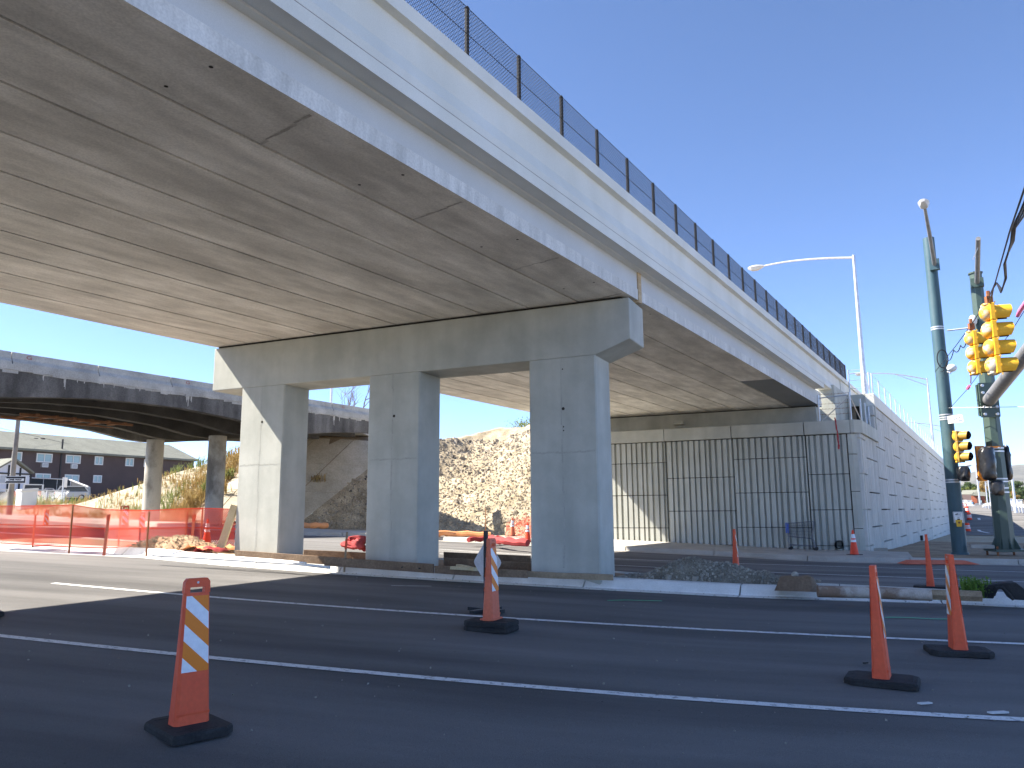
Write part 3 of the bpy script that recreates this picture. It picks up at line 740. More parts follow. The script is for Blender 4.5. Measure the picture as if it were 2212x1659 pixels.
# access timbers hung under the deck
m = MB()
for i in range(6):
    p = UB(-33.6+.0*i, 16.2+.75*i, 5.36); m.box(p, nb*.9, b*.06, Z*.03)
m.box(UB(-34.4, 18, 5.32), b*2.4, nb*.05, Z*.05); m.box(UB(-32.9, 18, 5.32), b*2.4, nb*.05, Z*.05)
m.build('timber_platform', mat('rusty_timber', (.22, .10, .05), (.33, .17, .09), 3., rough=.9), old)
for u in (-35.3, -31.2, -27.4):
    m = MB(); p = UN_(u, ON, .2); m.tube([p, V((p.x, p.y, 4.98))], .41, 24); m.build('column', mat('stained_column', (.22, .20, .17), (.50, .47, .41), .9, (1, 1, .6), .9, .1, 30., .15, lo=.4, hi=.55), old, smooth=True)
bseg = None
for i in range(20):
    B0 = 12.42+2.92*(i-5)
    if i > 11: break
    m = MB()
    pr = [(-.36, 0), (.0, 0), (.0, .07), (-.1, .2), (-.12, .42), (-.24, .42), (-.26, .2), (-.36, .07)]
    m.loft([UB(UO+u, B0+.015, 6.228+z) for u, z in pr], [UB(UO+u, B0+2.905, 6.228+z) for u, z in pr])
    m.loft
    o = m.build('barrier_segment', M_oldc, old, bevel=.01)
    if i in (5, 7, 10):
        mk = MB(); c = UB(UO-.105, B0+(.75 if i != 5 else .55), 6.228+.29)
        vs, fs = text_geo('G', .17, frame(c, b, V((0, 0, 1))+nb*-.05), .004, 1.6); mk.add(vs, fs); mk.build('red_mark', M_redmark, o)
    if i == 9:
        mk = MB(); vs, fs = text_geo('25', .24, frame(UB(UO-.105, B0+2.3, 6.228+.28), b, Z), .0); mk.add(vs, fs); mk.build('chalk_mark', mat('pale_chalk', (.50, .47, .43), rough=.9), o)
# ================================================================== EMBANKMENTS
def toeN(u): return 29.0 + 7.4*sm(u, -34.8, -28.)
def Eh(u, N):
    p = UN_(u, N); g0 = zroad(p)-.1
    t = toeN(u); s = .60 + .2*sm(u, -27.5, -22)
    base = zroad(UN_(u, t))+.16
    z = base + s*(N-t)
    plat = 5.98 + .95*sm(u, -30.5, -28.)
    z = min(z, plat)
    # left flank falls away to the verge
    far = zroad(UN_(-38, 30)) + 1.15*sm(N, 25.5, 34) + .022*max(0, min(N, 110)-34)
    if u < -36.9:
        fl = plat - .50*(-36.9-u)
        z = max(min(z, fl), far if N > 25.5 else g0)
        if N < 30: z = max(z, min(far, zroad(UN_(u, 26))+.1+.25*(N-26)))
    return max(z, g0)
def egrid(us, Ns, name, mt, amp, kind='structure', fq=1.3):
    m = MB(); rows = []
    for u in us:
        row = []
        for N in Ns:
            z = Eh(u, N); p = UN_(u, N); ext_ = sm(z-zroad(p), .05, .6)
            q = amp*ext_*((fbm(u*fq, N*fq)-.5)*2+.6*(fbm(u*4+9, N*4)-.5))
            row.append(UN_(u, N, z+q))
        rows.append(row)
    m.grid(rows); o = m.build(name, mt, smooth='all'); o['kind'] = kind; return o
fr = lambda x0, x1, st: [x0+(x1-x0)*i/int((x1-x0)/st) for i in range(int((x1-x0)/st)+1)]
egrid([-150, -120, -100, -85, -75] + fr(-68, -37, 1.0), fr(25.6, 44, .8)+[48, 55, 65, 80, 100, 130, 170, 240], 'grass_verge', M_ground, .12)
egrid(fr(-37, -31.4, .7), fr(28.6, 44, .4)+[46, 48, 60, 90], 'embankment', M_pave_dirt, .0)
egrid(fr(-31.4, -15.6, .16), fr(31.0, 47, .16)+[48, 50, 60, 75], 'dirt_slope', M_dirt, .17)
# slope paving slabs
m = MB(); sp0, sp1 = -36.9, -31.3; nu = 4
for i in range(nu):
    for j in range(3):
        L0, L1 = -34.6-.36*2.66*j, -34.6-.36*2.66*(j+1); fx = lambda L, k: L+(sp1-L)*k/nu
        xa, xb, xc, xd = fx(L0, i)+.02, fx(L0, i+1)-.02, fx(L1, i+1)-.02, fx(L1, i)+.02
        y0 = 2.66*j+.02; y1 = 2.66*(j+1)-.02
        q = [UN_(x, toeN(x)+y, Eh(x, toeN(x)+y)+.05) for x, y in ((xa, y0), (xb, y0), (xc, y1), (xd, y1))]
        m.prism(q, V((0, 0, .03)))
struct(m.build('slope_paving', M_slope))
# rubble on the cut slope
m = MB(); rs = random.Random(11); random.seed(11)
for i in range(11000):
    u = rs.uniform(-31.2, -15.8); N = toeN(u)+rs.uniform(-.6, 9)
    r = rs.choice([.022, .03, .035, .04, .05, .06]) * rs.uniform(.7, 1.25)
    if rs.random() < .012: r = rs.uniform(.08, .14)
    z = Eh(u, N); p = UN_(u, N); e = sm(z-zroad(p), .05, .6)
    q = .17*e*((fbm(u*1.3, N*1.3)-.5)*2+.6*(fbm(u*4+9, N*4)-.5))
    m.blob(UN_(u, N, z+q+r*.2), r*1.5, 0, .5)
o = m.build('rubble', M_stone); o['kind'] = 'stuff'
m = MB()
for i in range(380):
    u = rs.uniform(-31.2, -15.8); N = toeN(u)+rs.uniform(-.6, 9)
    if fbm(u*.7+4, N*.9) < .52: continue
    r = rs.uniform(.03, .1); z = Eh(u, N); m.blob(UN_(u, N, z+.05), r*1.3, 0, .5)
o = m.build('dark_rubble', mat('dark_rubble_stone', (.07, .062, .058), (.16, .145, .13), 2., rough=1, fine=.2)); o['kind'] = 'stuff'
# weeds along the top and left of the slope paving
def blades(m, p, h, k, rs, spread=.18, mi=0, wd=.016):
    for i in range(k):
        an = rs.uniform(0, 6.28); l = h*rs.uniform(.5, 1.1); o = V((rs.gauss(0, spread), rs.gauss(0, spread), 0))
        d = V((math.cos(an), math.sin(an), 0)); ln = rs.uniform(.05, .45)*l
        s = V((-d.y, d.x, 0))*wd*rs.uniform(.7, 1.6)
        q0 = p+o; q1 = q0+d*ln*.35+Z*l*.6; q2 = q0+d*ln+Z*l
        m.add([q0-s*.6, q0+s*.6, q1+s, q1-s, q2], [(0, 1, 2, 3), (3, 2, 4)], mi)
        for j in range(5):      # leaflets
            c = lerp(q0, q2, rs.uniform(.25, 1)); e = V((rs.gauss(0, 1), rs.gauss(0, 1), rs.uniform(-.2, .8))).normalized()*rs.uniform(.04, .1)*(h/.6); t = e.cross(V((rs.gauss(0, 1), rs.gauss(0, 1), rs.gauss(0, 1)))).normalized()*wd*1.3
            m.add([c-t, c+t, c+e], [(0, 1, 2)], mi)
m = MB(); rs = random.Random(21)
for i in range(620):
    t = rs.random()
    N = rs.uniform(27.8, 40); u = -34.9 - .36*max(0, N-29) - rs.gammavariate(1.3, 1.2)
    if N > 37: u = rs.uniform(-44, -36)
    h = rs.uniform(.3, .7)*(1 if N < 35 else .75); blades(m, UN_(u, N, Eh(u, N)-.03), h, 8, rs, .2, 0 if fbm(u*.5+3, N*.5) < .47 else 1)
for i in range(330):
    N = rs.uniform(34, 60); u = rs.uniform(-75, -42); blades(m, UN_(u, N, Eh(u, N)-.03), rs.uniform(.3, .9), 6, rs, .35, 0 if rs.random() < .4 else 1, .022)
for i in range(500):
    N = rs.uniform(26.5, 34); u = rs.uniform(-60, -38); blades(m, UN_(u, N, Eh(u, N)-.03), rs.uniform(.15, .5), 6, rs, .3, 0 if rs.random() < .25 else 1)
o = m.build('weeds', [M_weedg, M_weedd]); o['kind'] = 'stuff'
wi = 0
for (u, N, h) in ((-35.0, 31.2, .75), (-34.2, 32.2, .8), (-33.3, 33.6, .6), (-35.9, 30.0, .9), (-36.2, 32.6, .7), (-36.0, 31.0, .8), (-32.2, 35.0, .5)):
    m = MB(); blades(m, UN_(u, N, Eh(u, N)+.06), h, 34, rs, .16, 0, .02)
    tag(m.build('weed_clump', M_weedg if wi % 3 else M_weedd), 'weed clump growing from a joint of the sunlit slope paving', 'weed', 'weeds in the slope paving joints'); wi += 1
# orange straw wattles and red hoses at the slope toe
def hose(pxs, r, mt, lab, cat='erosion tube', grp=None, D=None, dz=.16, name='erosion_tube'):
    pts = [G(x, y, dz+r) for x, y in pxs]
    P = []
    for p, q in zip(pts, pts[1:]):
        for k in range(6): P.append(lerp(p, q, k/6)+V((0, 0, .02*math.sin(k*1.7+p.x))))
    P.append(pts[-1]); m = MB(); m.tube(P, [r*(1+.12*math.sin(i*1.9)) for i in range(len(P))], 8)
    return tag(m.build(name, mt, smooth=True), lab, cat, grp)
hose([(935, 1152), (985, 1153), (1060, 1155.5)], .11, M_tan, 'orange straw tube lying along the toe of the rubble slope')
hose([(640, 1134.5), (668, 1135.5), (706, 1135)], .13, M_tan, 'short orange tube lying below the shaded slope paving between two columns')
hose([(1012, 1165), (1050, 1164), (1080, 1162)], .08, M_redh, 'thin red hose with pointed end on the kerb below the rubble slope')
hose([(1058, 1164), (1090, 1169), (1140, 1173)], .12, M_redh, 'fat dark red hose lying on the kerb left of the orange cone')
# bare tree and bush seen over the old bridge and the slope
def twig(m, p, d, L, r, dep, rs):
    q = p+d*L; m.tube([p, lerp(p, q, .5)+V((rs.gauss(0, .04), rs.gauss(0, .04), 0))*L, q], [r, r*.8, r*.6], 5)
    if dep == 0: return
    for i in range(3):
        e = (d+V((rs.gauss(0, .55), rs.gauss(0, .55), rs.uniform(-.1, .5)))).normalized(); twig(m, lerp(p, q, rs.uniform(.5, 1)), e, L*rs.uniform(.55, .8), r*.55, dep-1, rs)
t = thing('bare_tree', 'leafless tree showing its twigs above the old bridge barrier', 'tree', at(771, 905, 75) - Z*6)
m = MB(); twig(m, at(771, 905, 75)-Z*6, V((0, 0, 1)), 5.2, .14, 4, random.Random(4)); m.build('trunk', M_bark, t)
b0 = at(1136, 925, 60); m = MB(); rs = random.Random(8)
for i in range(700):
    c = b0+V((rs.gauss(0, .55), rs.gauss(0, .5), abs(rs.gauss(.0, .32)))); e = V((rs.gauss(0, 1), rs.gauss(0, 1), rs.gauss(0, 1))).normalized()*.1; f = V((rs.gauss(0, 1), rs.gauss(0, 1), rs.gauss(0, 1))).normalized()*.07
    m.add([c, c+e, c+e+f, c+f], [(0, 1, 2, 3)])
tag(m.build('bush', M_leafL), 'small green bush growing at the top of the rubble slope', 'bush')

# ================================================================== LEFT BACKGROUND
# parking lot
m = MB(); pk = [at(-60, 1085, 70), at(330, 1085, 78), at(330, 1070, 150), at(-60, 1070, 150)]
PZ = 3.35
# brown two storey building
bl = thing('motel_building', 'long dark brown two storey building with grey shingle roof behind the old bridge', 'building', at(100, 1060, 112) - Z*0)
A0 = at(-60, 966, 108); A1 = at(420, 987, 124); A0.z = A1.z = 0
EZ = ztop(at(0, 1000, 110), 967); wd = (A1-A0).normalized(); wn = V((wd.y, -wd.x, 0))
if wn.y > 0: wn = -wn
L = (A1-A0).length
m = MB(); m.prism([A0+Z*1, A1+Z*1, A1-wn*12+Z*1, A0-wn*12+Z*1], V((0, 0, EZ-1))); m.build('wall', M_brown, bl)
m = MB(); rf = [A0+wn*.9, A1+wn*.9]; rz = 2.55
e = [A0+wn*.9+Z*EZ, A1+wn*.9+Z*EZ, A1-wn*6+Z*(EZ+rz), A0-wn*6+Z*(EZ+rz), A1-wn*13+Z*EZ, A0-wn*13+Z*EZ]
m.quad([e[0], e[1], e[2], e[3]]); m.quad([e[3], e[2], e[4], e[5]]); m.quad([e[0]-Z*.25, e[1]-Z*.25, e[1], e[0]])
m.quad([e[0]-Z*.25, e[1]-Z*.25, e[1]-wn*1-Z*.25, e[0]-wn*1-Z*.25]); ro = m.build('roof', M_roof, bl)
def wpt(x, y): return onplane(x, y, A0, wn)
m = MB()
for (x, y) in ((75, 949.5), (90, 950), (193, 962), (227, 964)): 
    c = onplane(x, y, A0-wn*4, wn); m.box(c, wd*.25, wn*.3, Z*.18)
m.build('roof_vent', M_brown, ro)
def window(x0, x1, y0, y1, par=bl):
    p = wpt(x0, y0); q = wpt(x1, y1); w2 = (q-p).dot(wd)/2; h2 = abs(p.z-q.z)/2; c = (p+q)/2+wn*.03
    fr_ = MB(); t = .12
    for s in (-1, 1):
        fr_.box(c+wd*(s*(w2-t/2)), wd*t/2, wn*.06, Z*h2); fr_.box(c+Z*(s*(h2-t/2)), wd*(w2-t), wn*.06, Z*t/2)
    fr_.box(c, wd*.05, wn*.055, Z*(h2-t)); f = fr_.build('window', M_trim, par)
    g = MB(); g.quad([c-wd*w2*.96-Z*h2*.93, c+wd*w2*.96-Z*h2*.93, c+wd*w2*.96+Z*h2*.93, c-wd*w2*.96+Z*h2*.93]); g.build('pane', M_glass, f)
def z5(x, y): return .16534*x, 877.8+.16534*y
for (x0, x1, y0, y1) in ((155, 278, 590, 718), (478, 675, 608, 738), (860, 1046, 630, 752), (1238, 1340, 650, 768), (1640, 1740, 672, 785), (462, 652, 874, 985), (845, 1026, 888, 995), (1218, 1322, 898, 1000), (1880, 1990, 690, 795)):
    window(*z5(x0, 0)[:1], *z5(x1, 0)[:1], z5(0, y0)[1], z5(0, y1)[1])
for (x, y, mt) in ((575, 768, M_alum), (958, 785, M_trim)):
    m = MB(); m.box(wpt(*z5(x, y))+wn*.15, wd*.38, wn*.15, Z*.27); o = m.build('air_conditioner', mt, bl)
    mm = MB()
    for k in (-1, 0, 1): mm.box(wpt(*z5(x, y))+wn*.305+Z*.12*k, wd*.28, wn*.01, Z*.03)
    mm.build('grille', M_carg, o)
m = MB(); pz = wpt(*z5(790, 760)); m.box(pz+wn*.05, wd*.08, wn*.06, Z*3.2); m.build('downpipe', M_blackst, bl)
# pale gabled house
hs = thing('gabled_house', 'pale house with dark timber lines and a gable at the left edge', 'house', at(20, 1075, 88))
hd = wd; D0 = 88.
hp = lambda x, y: onplane(x, y, at(30, 1000, D0), wn)
Lp, Rp, Ap = hp(-38, 1022), hp(64, 1023), hp(27, 996); base = PZ-1.5
Lp = hp(-10, 1019)
m = MB(); Lw = Rp-hd*((Rp-Ap).dot(hd)*2)
poly = [V((Lw.x, Lw.y, base)), V((Rp.x, Rp.y, base)), Rp, Ap, Lw+Z*(Rp.z-Lw.z)]
m.prism(poly, -wn*9); m.build('wall', M_siding, hs)
m = MB()
for s, q in ((1, Rp), (-1, poly[4])):
    e0 = Ap+Z*.12+wn*.5; e1 = q+(q-Ap)*.1+Z*.1+wn*.5
    m.prism([e0, e1, e1+Z*.18, e0+Z*.18], -wn*10)
m.build('roof', M_roof, hs)
m = MB()
for x in (z5(75, 0)[0], z5(228, 0)[0], z5(372, 0)[0]-.0):
    q = hp(x, 1060); top = Ap.z-abs((q-Ap).dot(hd))*.55-.2; m.prism([V((q.x, q.y, base))+wn*.01, V((q.x, q.y, base))+hd*.16+wn*.01, V((q.x, q.y, top))+hd*.16+wn*.01, V((q.x, q.y, top))+wn*.01], wn*.05)
q = hp(20, 1020); m.prism([poly[4]+wn*.065, Rp+wn*.065, Rp+wn*.065-Z*.14, poly[4]+wn*.065-Z*.14], wn*.03)
m.build('timber_trim', M_blackst, hs)
m = MB(); m.prism([V((Lw.x, Lw.y, base))+wn*.07, V((Rp.x, Rp.y, base))+wn*.07, V((Rp.x, Rp.y, PZ+.2))+wn*.07, V((Lw.x, Lw.y, PZ+.2))+wn*.07], wn*.05); m.build('stone_skirt', M_olddark, hs)
# black privacy screen
sc = thing('privacy_screen', 'black fabric screen fence in front of the brown building', 'fence', at(105, 1065, 96))
s0, s1 = at(63, 1033, 94), at(152, 1037, 97)
m = MB(); m.prism([V((s0.x, s0.y, PZ-1)), V((s1.x, s1.y, PZ-1)), s1, s0], wn*.04); m.build('fabric', M_tealt, sc)
m = MB(); m.tube([s0+Z*.05, s1+Z*.05], .06, 6); m.build('rail', M_galv, sc)
for k in range(4): 
    q = lerp(s0, s1, k/3); m = MB(); m.tube([V((q.x, q.y, PZ-1)), q+Z*.1], .05, 6); m.build('post', M_galv, sc)
rg = tag(None or (lambda: (lambda mm: (mm.prism([at(152, 1037.5, 92), at(190, 1052, 90), at(190, 1075, 90), at(156, 1058, 92)], V((.1, .3, 0))), mm.build('mesh_gate', M_carg))[1])(MB()))(), 'grey slanted gate panel standing right of the black screen', 'gate')
m = MB(); m.tube([at(151, 1036.5, 91.8), at(190, 1051.5, 89.8)], .09, 6); m.build('top_rail', M_trim, rg)
# vehicles behind the chain link
def car(name, lab, cat, px0, px1, ytop, ybot, D, body, roofz=None, style='suv', yawflip=1):
    c0 = at(px0, ybot, D); c1 = at(px1, ybot, D); Lx = (c1-c0).length; ex = (c1-c0); ex.z = 0; ex.normalize(); ey = V((-ex.y, ex.x, 0))
    z0 = c0.z; Ht = ztop(c0, ytop)-z0
    t = thing(name, lab, cat, (c0+c1)/2)
    wdt = 1.8
    def side(pts, y0, y1): return [c0+ex*(x*Lx)+ey*y0+Z*(z*Ht) for x, z in pts], ey*(y1-y0)
    if style == 'suv': low = [(0, .2), (0, .55), (.03, .62), (1, .62), (1, .2)]; cabn = [(.03, .62), (.12, .95), (.2, 1), (.85, 1), (.97, .62)]
    elif style == 'jeep': low = [(0, .2), (0, .55), (.3, .6), (1, .6), (1, .2)]; cabn = [(.28, .6), (.31, 1), (1, 1), (1, .6)]
    else: low = [(0, .18), (0, .6), (.25, .66), (1, .66), (1, .18)]; cabn = [(.18, .66), (.35, .98), (.7, 1), (.92, .66)]
    m = MB(); P, v = side(low, 0, wdt); m.prism(P, v); m.build('body', body, t, bevel=.06)
    m = MB(); P, v = side(cabn, .08, wdt-.08); m.prism(P, v); g = m.build('cabin_glass', M_carglass, t)
    m = MB(); top = max(z for x, z in cabn); xs_ = [x for x, z in cabn if z > .94]
    m.prism([c0+ex*(min(xs_)*Lx)+Z*(.96*Ht), c0+ex*(max(xs_)*Lx)+Z*(.96*Ht), c0+ex*(max(xs_)*Lx)+Z*(1.02*Ht), c0+ex*(min(xs_)*Lx)+Z*(1.02*Ht)], ey*wdt)
    for xa, xb in ((cabn[0], cabn[1]), (cabn[-1], cabn[-2])):
        q0 = c0+ex*(xa[0]*Lx)+Z*(xa[1]*Ht); q1 = c0+ex*(xb[0]*Lx)+Z*(xb[1]*Ht)
        for yy in (.04, wdt-.12): m.prism([q0+ey*yy, q0+ex*.14+ey*yy, q1+ex*.14+ey*yy, q1+ey*yy], ey*.08)
    m.build('roof', roofz or body, t)
    for x in (.2, .8):
        for yy in (-.03, wdt-.17):
            c = c0+ex*(x*Lx)+ey*yy+Z*(.2*Ht); m = MB(); m.tube([c, c+ey*.2], .2*Ht, 14); wv = m.build('wheel', M_rub, t, smooth=True)
            m = MB(); m.tube([c-ey*.01, c+ey*.02], .12*Ht, 10); m.build('rim', M_alum, wv)
    m = MB(); m.box(c0+ex*.0+ey*.2+Z*(.5*Ht), ex*.04, ey*.12, Z*.09*Ht); m.box(c0+ey*(wdt-.2)+Z*(.5*Ht), ex*.04, ey*.12, Z*.09*Ht); m.build('tail_lamp', M_redh, t)
    return t
car('parked_jeep', 'orange off roader with pale cover over its top behind the white cabinet', 'off roader', 29, 88, 1046, 1080, 82, M_caro, M_trim, 'jeep')
car('parked_sedan', 'dark grey car between the covered off roader and the white van', 'car', 80, 122, 1054.5, 1080, 86, M_carg, M_carw, 'sedan')
car('parked_van', 'white van with red tail lamp parked near the weeds', 'van', 117, 190, 1050, 1080, 80, M_carw, None, 'suv')
# chain link along the lot
cl = thing('chain_link_fence', 'low galvanised chain link fence in front of the parked vehicles', 'fence', at(70, 1085, 66))
m = MB(); f0, f1 = at(-20, 1056.5, 66), at(150, 1060, 66); m.tube([f0, f1], .035, 5); m.build('rail', M_galv, cl)
for x in (-10, 29, 61, 101.5, 140): 
    p = at(x, 1060, 66); m = MB(); m.tube([V((p.x, p.y, p.z-1.4)), V((p.x, p.y, ztop(p, 1057.5)))], .04, 6); m.build('post', M_galv, cl)
m = MB(); L = (f1-f0).length; fx = (f1-f0).normalized(); k = 0; x = -1.2
while x < L:
    for d in (1, -1):
        x0, x1 = (x, x+1.2) if d > 0 else (x+1.2, x)
        m.tube([f0+fx*max(0, min(L, x0))-Z*1.2, f0+fx*max(0, min(L, x1))], .004, 3, caps=False)
    x += .16
m.build('wire_mesh', M_galv, cl)
# utility cabinet
cb = thing('utility_cabinet', 'white utility cabinet with lid standing in the weeds by the one way sign', 'cabinet', at(62, 1092, 56))
c0 = at(45, 1090, 56); c1 = at(79, 1088, 56); ex = (c1-c0).normalized(); ey = V((-ex.y, ex.x, 0)); Ht = ztop(c0, 1057)-c0.z
m = MB(); m.prism([c0-ex*.0+ey*.1-Z*.5, c1-Z*.5, c1+ey*.8-Z*.5, c0+ey*.9-ex*.3-Z*.5], V((0, 0, Ht+.5))); m.build('housing', M_cab, cb, bevel=.02)
m = MB(); m.prism([c0-ex*.04+ey*.05+Z*(Ht-.12), c1+ex*.04-ey*.04+Z*(Ht-.12), c1+ex*.04+ey*.84+Z*(Ht-.12), c0-ex*.34+ey*.94+Z*(Ht-.12)], V((0, 0, .14))); m.build('lid', M_trim, cb, bevel=.02)
# ONE WAY sign on its post
ow = thing('one_way_sign', 'black and white one way arrow sign on a tall weathered pole', 'sign', at(21, 1092, 50))
p = at(21, 1092, 50); tp = V((p.x, p.y, ztop(p, 900)))
m = MB(); m.tube([p-Z*.6, tp], [.15, .11], 10); m.build('pole', mat('grey_weathered_wood', (.22, .195, .165), (.32, .29, .25), 2., rough=.9), ow, smooth=True)
fx = rt.copy(); fx.z = 0; fx = (fx+V((0, .12, 0))).normalized(); fy = Z; fn = V((fx.y, -fx.x, 0))
c = onplane(28.3, 1036.3, at(28, 1036, 49.7), fn); sw = 45/1684*50/2*.98; sh = sw*.30
M = frame(c, fx, fy)
m = MB(); m.box(c, fx*sw, Z*sh, fn*.012); pl = m.build('plate', M_signw, ow)
m = MB(); m.box(c+fn*.014, fx*sw*.955, Z*sh*.86, fn*.004); m.build('black_panel', M_signk, pl)
ar = [(-.88, 0), (-.52, .72), (-.52, .37), (.86, .37), (.86, -.37), (-.52, -.37), (-.52, -.72)]
m = MB(); m.prism([c+fn*.02+fx*(x*sw)+Z*(z*sh) for x, z in ar], fn*.004); m.build('arrow', M_signw, pl)
m = MB(); vs, fs = text_geo('ONE WAY', sh*.62, frame(c+fn*.027+fx*sw*.17, fx, Z), .008, 1.15); m.add(vs, fs); m.build('lettering', M_signk, pl)
c2 = at(6, 1035.5, 49.9); m = MB(); m.box(c2+fx*.0, fx*.13, Z*sh*1.0, fn*.01); m.build('side_plate', M_alum, ow)
# sign seen from behind
bs = thing('road_sign', 'road sign seen edge on beside the white van', 'sign', at(134, 1078, 62))
p = at(133.5, 1079, 62); m = MB(); m.tube([p-Z*.6, V((p.x, p.y, ztop(p, 1031)))], .05, 6); m.build('post', M_galv, bs)
q = at(140, 1042, 62.1); m = MB(); m.box(q, V((.045, .2, 0)), V((.015, -.004, 0)), Z*.34); m.build('plate', M_signw, bs)
# utility wire
m = MB(); m.tube([at(-30, 918, 100), at(50, 936, 112), at(140, 957, 116), at(420, 992, 125)], .02, 4); tag(m.build('overhead_wire', M_blackst), 'thin overhead wire crossing in front of the brown roof', 'wire')
# lamp pole behind the old bridge
lp = thing('lamp_pole', 'dark lamp pole standing behind the old bridge barrier between two columns', 'lamp pole', at(715, 868, 62)); p = at(715, 875, 62); m = MB(); m.tube([p-Z*3, p+Z*7], .1, 8); m.build('pole', M_galv, lp)
# ================================================================== CHANNELISERS AND CONES
def clip(poly, f):
    o = []
    for p, q in zip(poly, poly[1:]+poly[:1]):
        fp, fq = f(p), f(q)
        if fp >= 0: o.append(p)
        if (fp >= 0) != (fq >= 0): t = fp/(fp-fq); o.append((p[0]+(q[0]-p[0])*t, p[1]+(q[1]-p[1])*t))
    return o
PW = [(0, .128, .075), (.055, .125, .072), (.5, .108, .05), (.9, .096, .03), (.925, .095, .028)]
def channeliser(label, P, az, body=None, two=False, kind=0):
    body = body or M_or
    t = thing('channelizer', label, 'channelizer', P, math.radians(90-az), 'striped channelizers on the road'); t.scale = (.95, .95, .95)
    nbase = 2 if two else 1
    for k in range(nbase):
        m = MB(); zb = k*.062; hx, hy, c = .225, .315, .07
        poly = [(-hx+c*.3, -hy), (hx-c, -hy), (hx, -hy+c), (hx, hy-c), (hx-c, hy), (-hx+c, hy), (-hx, hy-c), (-hx, -hy+c*.3)]
        m.loft([V((x, y, zb)) for x, y in poly], [V((x, y, zb+.04)) for x, y in poly])
        m.loft([V((x, y, zb+.0401)) for x, y in poly], [V((x*.95, y*.965, zb+.06)) for x, y in poly])
        for (x0, x1, y0, y1) in ((-.1, .1, -.27, -.255), (-.16, .02, .22, .235), (.02, .12, .25, .265), (-.17, -.05, -.22, -.205), (-.14, -.02, -.295, -.287)):
            m.bx(x0, x1, y0, y1, zb+.055, zb+.0625)
        m.build('rubber_base', M_rub, t, local=True, bevel=.006)
    z0 = .05 + .062*(nbase-1)
    m = MB()
    def ring(z, w, d):
        c = min(.022, d*.6)
        P_ = [(-w+c, -d), (w-c, -d), (w, -d+c), (w, d-c), (w-c, d), (-w+c, d), (-w, d-c), (-w, -d+c)]
        return [V((x, y, z0+z)) for x, y in P_]
    for q, r in zip(PW, PW[1:]): m.loft(ring(*q), ring(*r), 0, False)
    m.quad(ring(*PW[-1])); 
    if kind == 1: m.loft(ring(.02, .15, .1), ring(.035, .15, .1))
    # handle: two cheeks, a tab with chamfered corners
    for s in (-1, 1): m.bx(min(s*.055, s*.095), max(s*.055, s*.095), -.026, .026, z0+.9245, z0+.966)
    tab = [(-.094, .966), (.094, .966), (.092, 1.005), (.072, 1.03), (-.072, 1.03), (-.092, 1.005)]
    m.prism([V((x, -.025, z0+z)) for x, z in tab], V((0, .05, 0)))
    for s in (-1, 1):       # recessed panel borders
        m.prism([V((-.118, s*.0705, z0+.07)), V((.118, s*.0705, z0+.07)), V((.118, s*.0725, z0+.085)), V((-.118, s*.0725, z0+.085))], V((0, 0, .006)))
    o = m.build('body', body, t, local=True, bevel=.004)
    m = MB(); m.tube([V((0, -.027, z0+1.0)), V((0, .027, z0+1.0))], .009, 10); m.build('grommet', M_rub if kind else M_trim, o, local=True)
    for s in (-1, 1):
        m = MB(); 
        dz = lambda z: interp([(p[0], p[2]) for p in PW], z)
        wz_ = lambda z: interp([(p[0], p[1]) for p in PW], z)-.014
        sheet = [(-wz_(.37), .37), (wz_(.37), .37), (wz_(.905), .905), (-wz_(.905), .905)]
        for i in range(-3, 9):
            lo = .265+.12*i; f1 = lambda p: p[1]+.95*(p[0]*-s*-1)-lo; f2 = lambda p: lo+.12-(p[1]+.95*(p[0]))
            f1 = lambda p: p[1]+.95*p[0]-lo
            pl = clip(clip(sheet, f1), f2) if True else None
            if len(pl) > 2:
                pts = [V((-s*x if s > 0 else x, s*(dz(z)+.0025), z0+z)) for x, z in pl]
                m.quad(pts, 0 if i % 2 else 1)
        m.build('reflective_sheet', [M_orr, M_whr], o, local=True)
    return t
def gnd(x, y): return G(x, y, .003)
channeliser('nearest channelizer, its striped face turned to the viewer, at the lower left of the road', V((-2.25, 5.62, zroad(V((-2.25, 5.62, 0)))+.003)), 46)
channeliser('pale faded channelizer on two stacked rubber bases in front of a diamond sign', V((-.27, 9.66, zroad(V((-.27, 9.66, 0)))+.003)), 24, M_orf, True, 1)
channeliser('channelizer seen side on between the two white lines, its base nearest the lower right corner', V((3.28, 7.2, zroad(V((3.28, 7.2, 0)))+.003)), 30)
channeliser('channelizer on the white line at the right, stripes on its left edge', V((4.69, 8.47, zroad(V((4.69, 8.47, 0)))+.003)), 196, kind=0)
channeliser('tall channelizer beyond the median, between the mud pipe and the blue pole', gnd(2011, 1272), 28)
channeliser('channelizer standing behind the gravel pile in front of the ribbed wall', gnd(1591, 1241), 24)
channeliser('channelizer whose black base just enters the left edge of the road', gnd(-44, 1331), 46)
for (x, y0, y1, az, lab) in ((97, 1108, 1153, 30, 'channelizer behind the orange netting, farthest to the left'), (268, 1099, 1160, 72, 'broad striped channelizer behind the orange netting right of an orange topped stake'), (304, 1112, 1166, 40, 'narrow channelizer behind the netting below the pale round column')):
    D = 1.05/((y1-y0)/1684); p = at(x, y1, D); g = G(x, y1)
    channeliser(lab, p if abs(p.z-zroad(p)) < .6 else g, az)
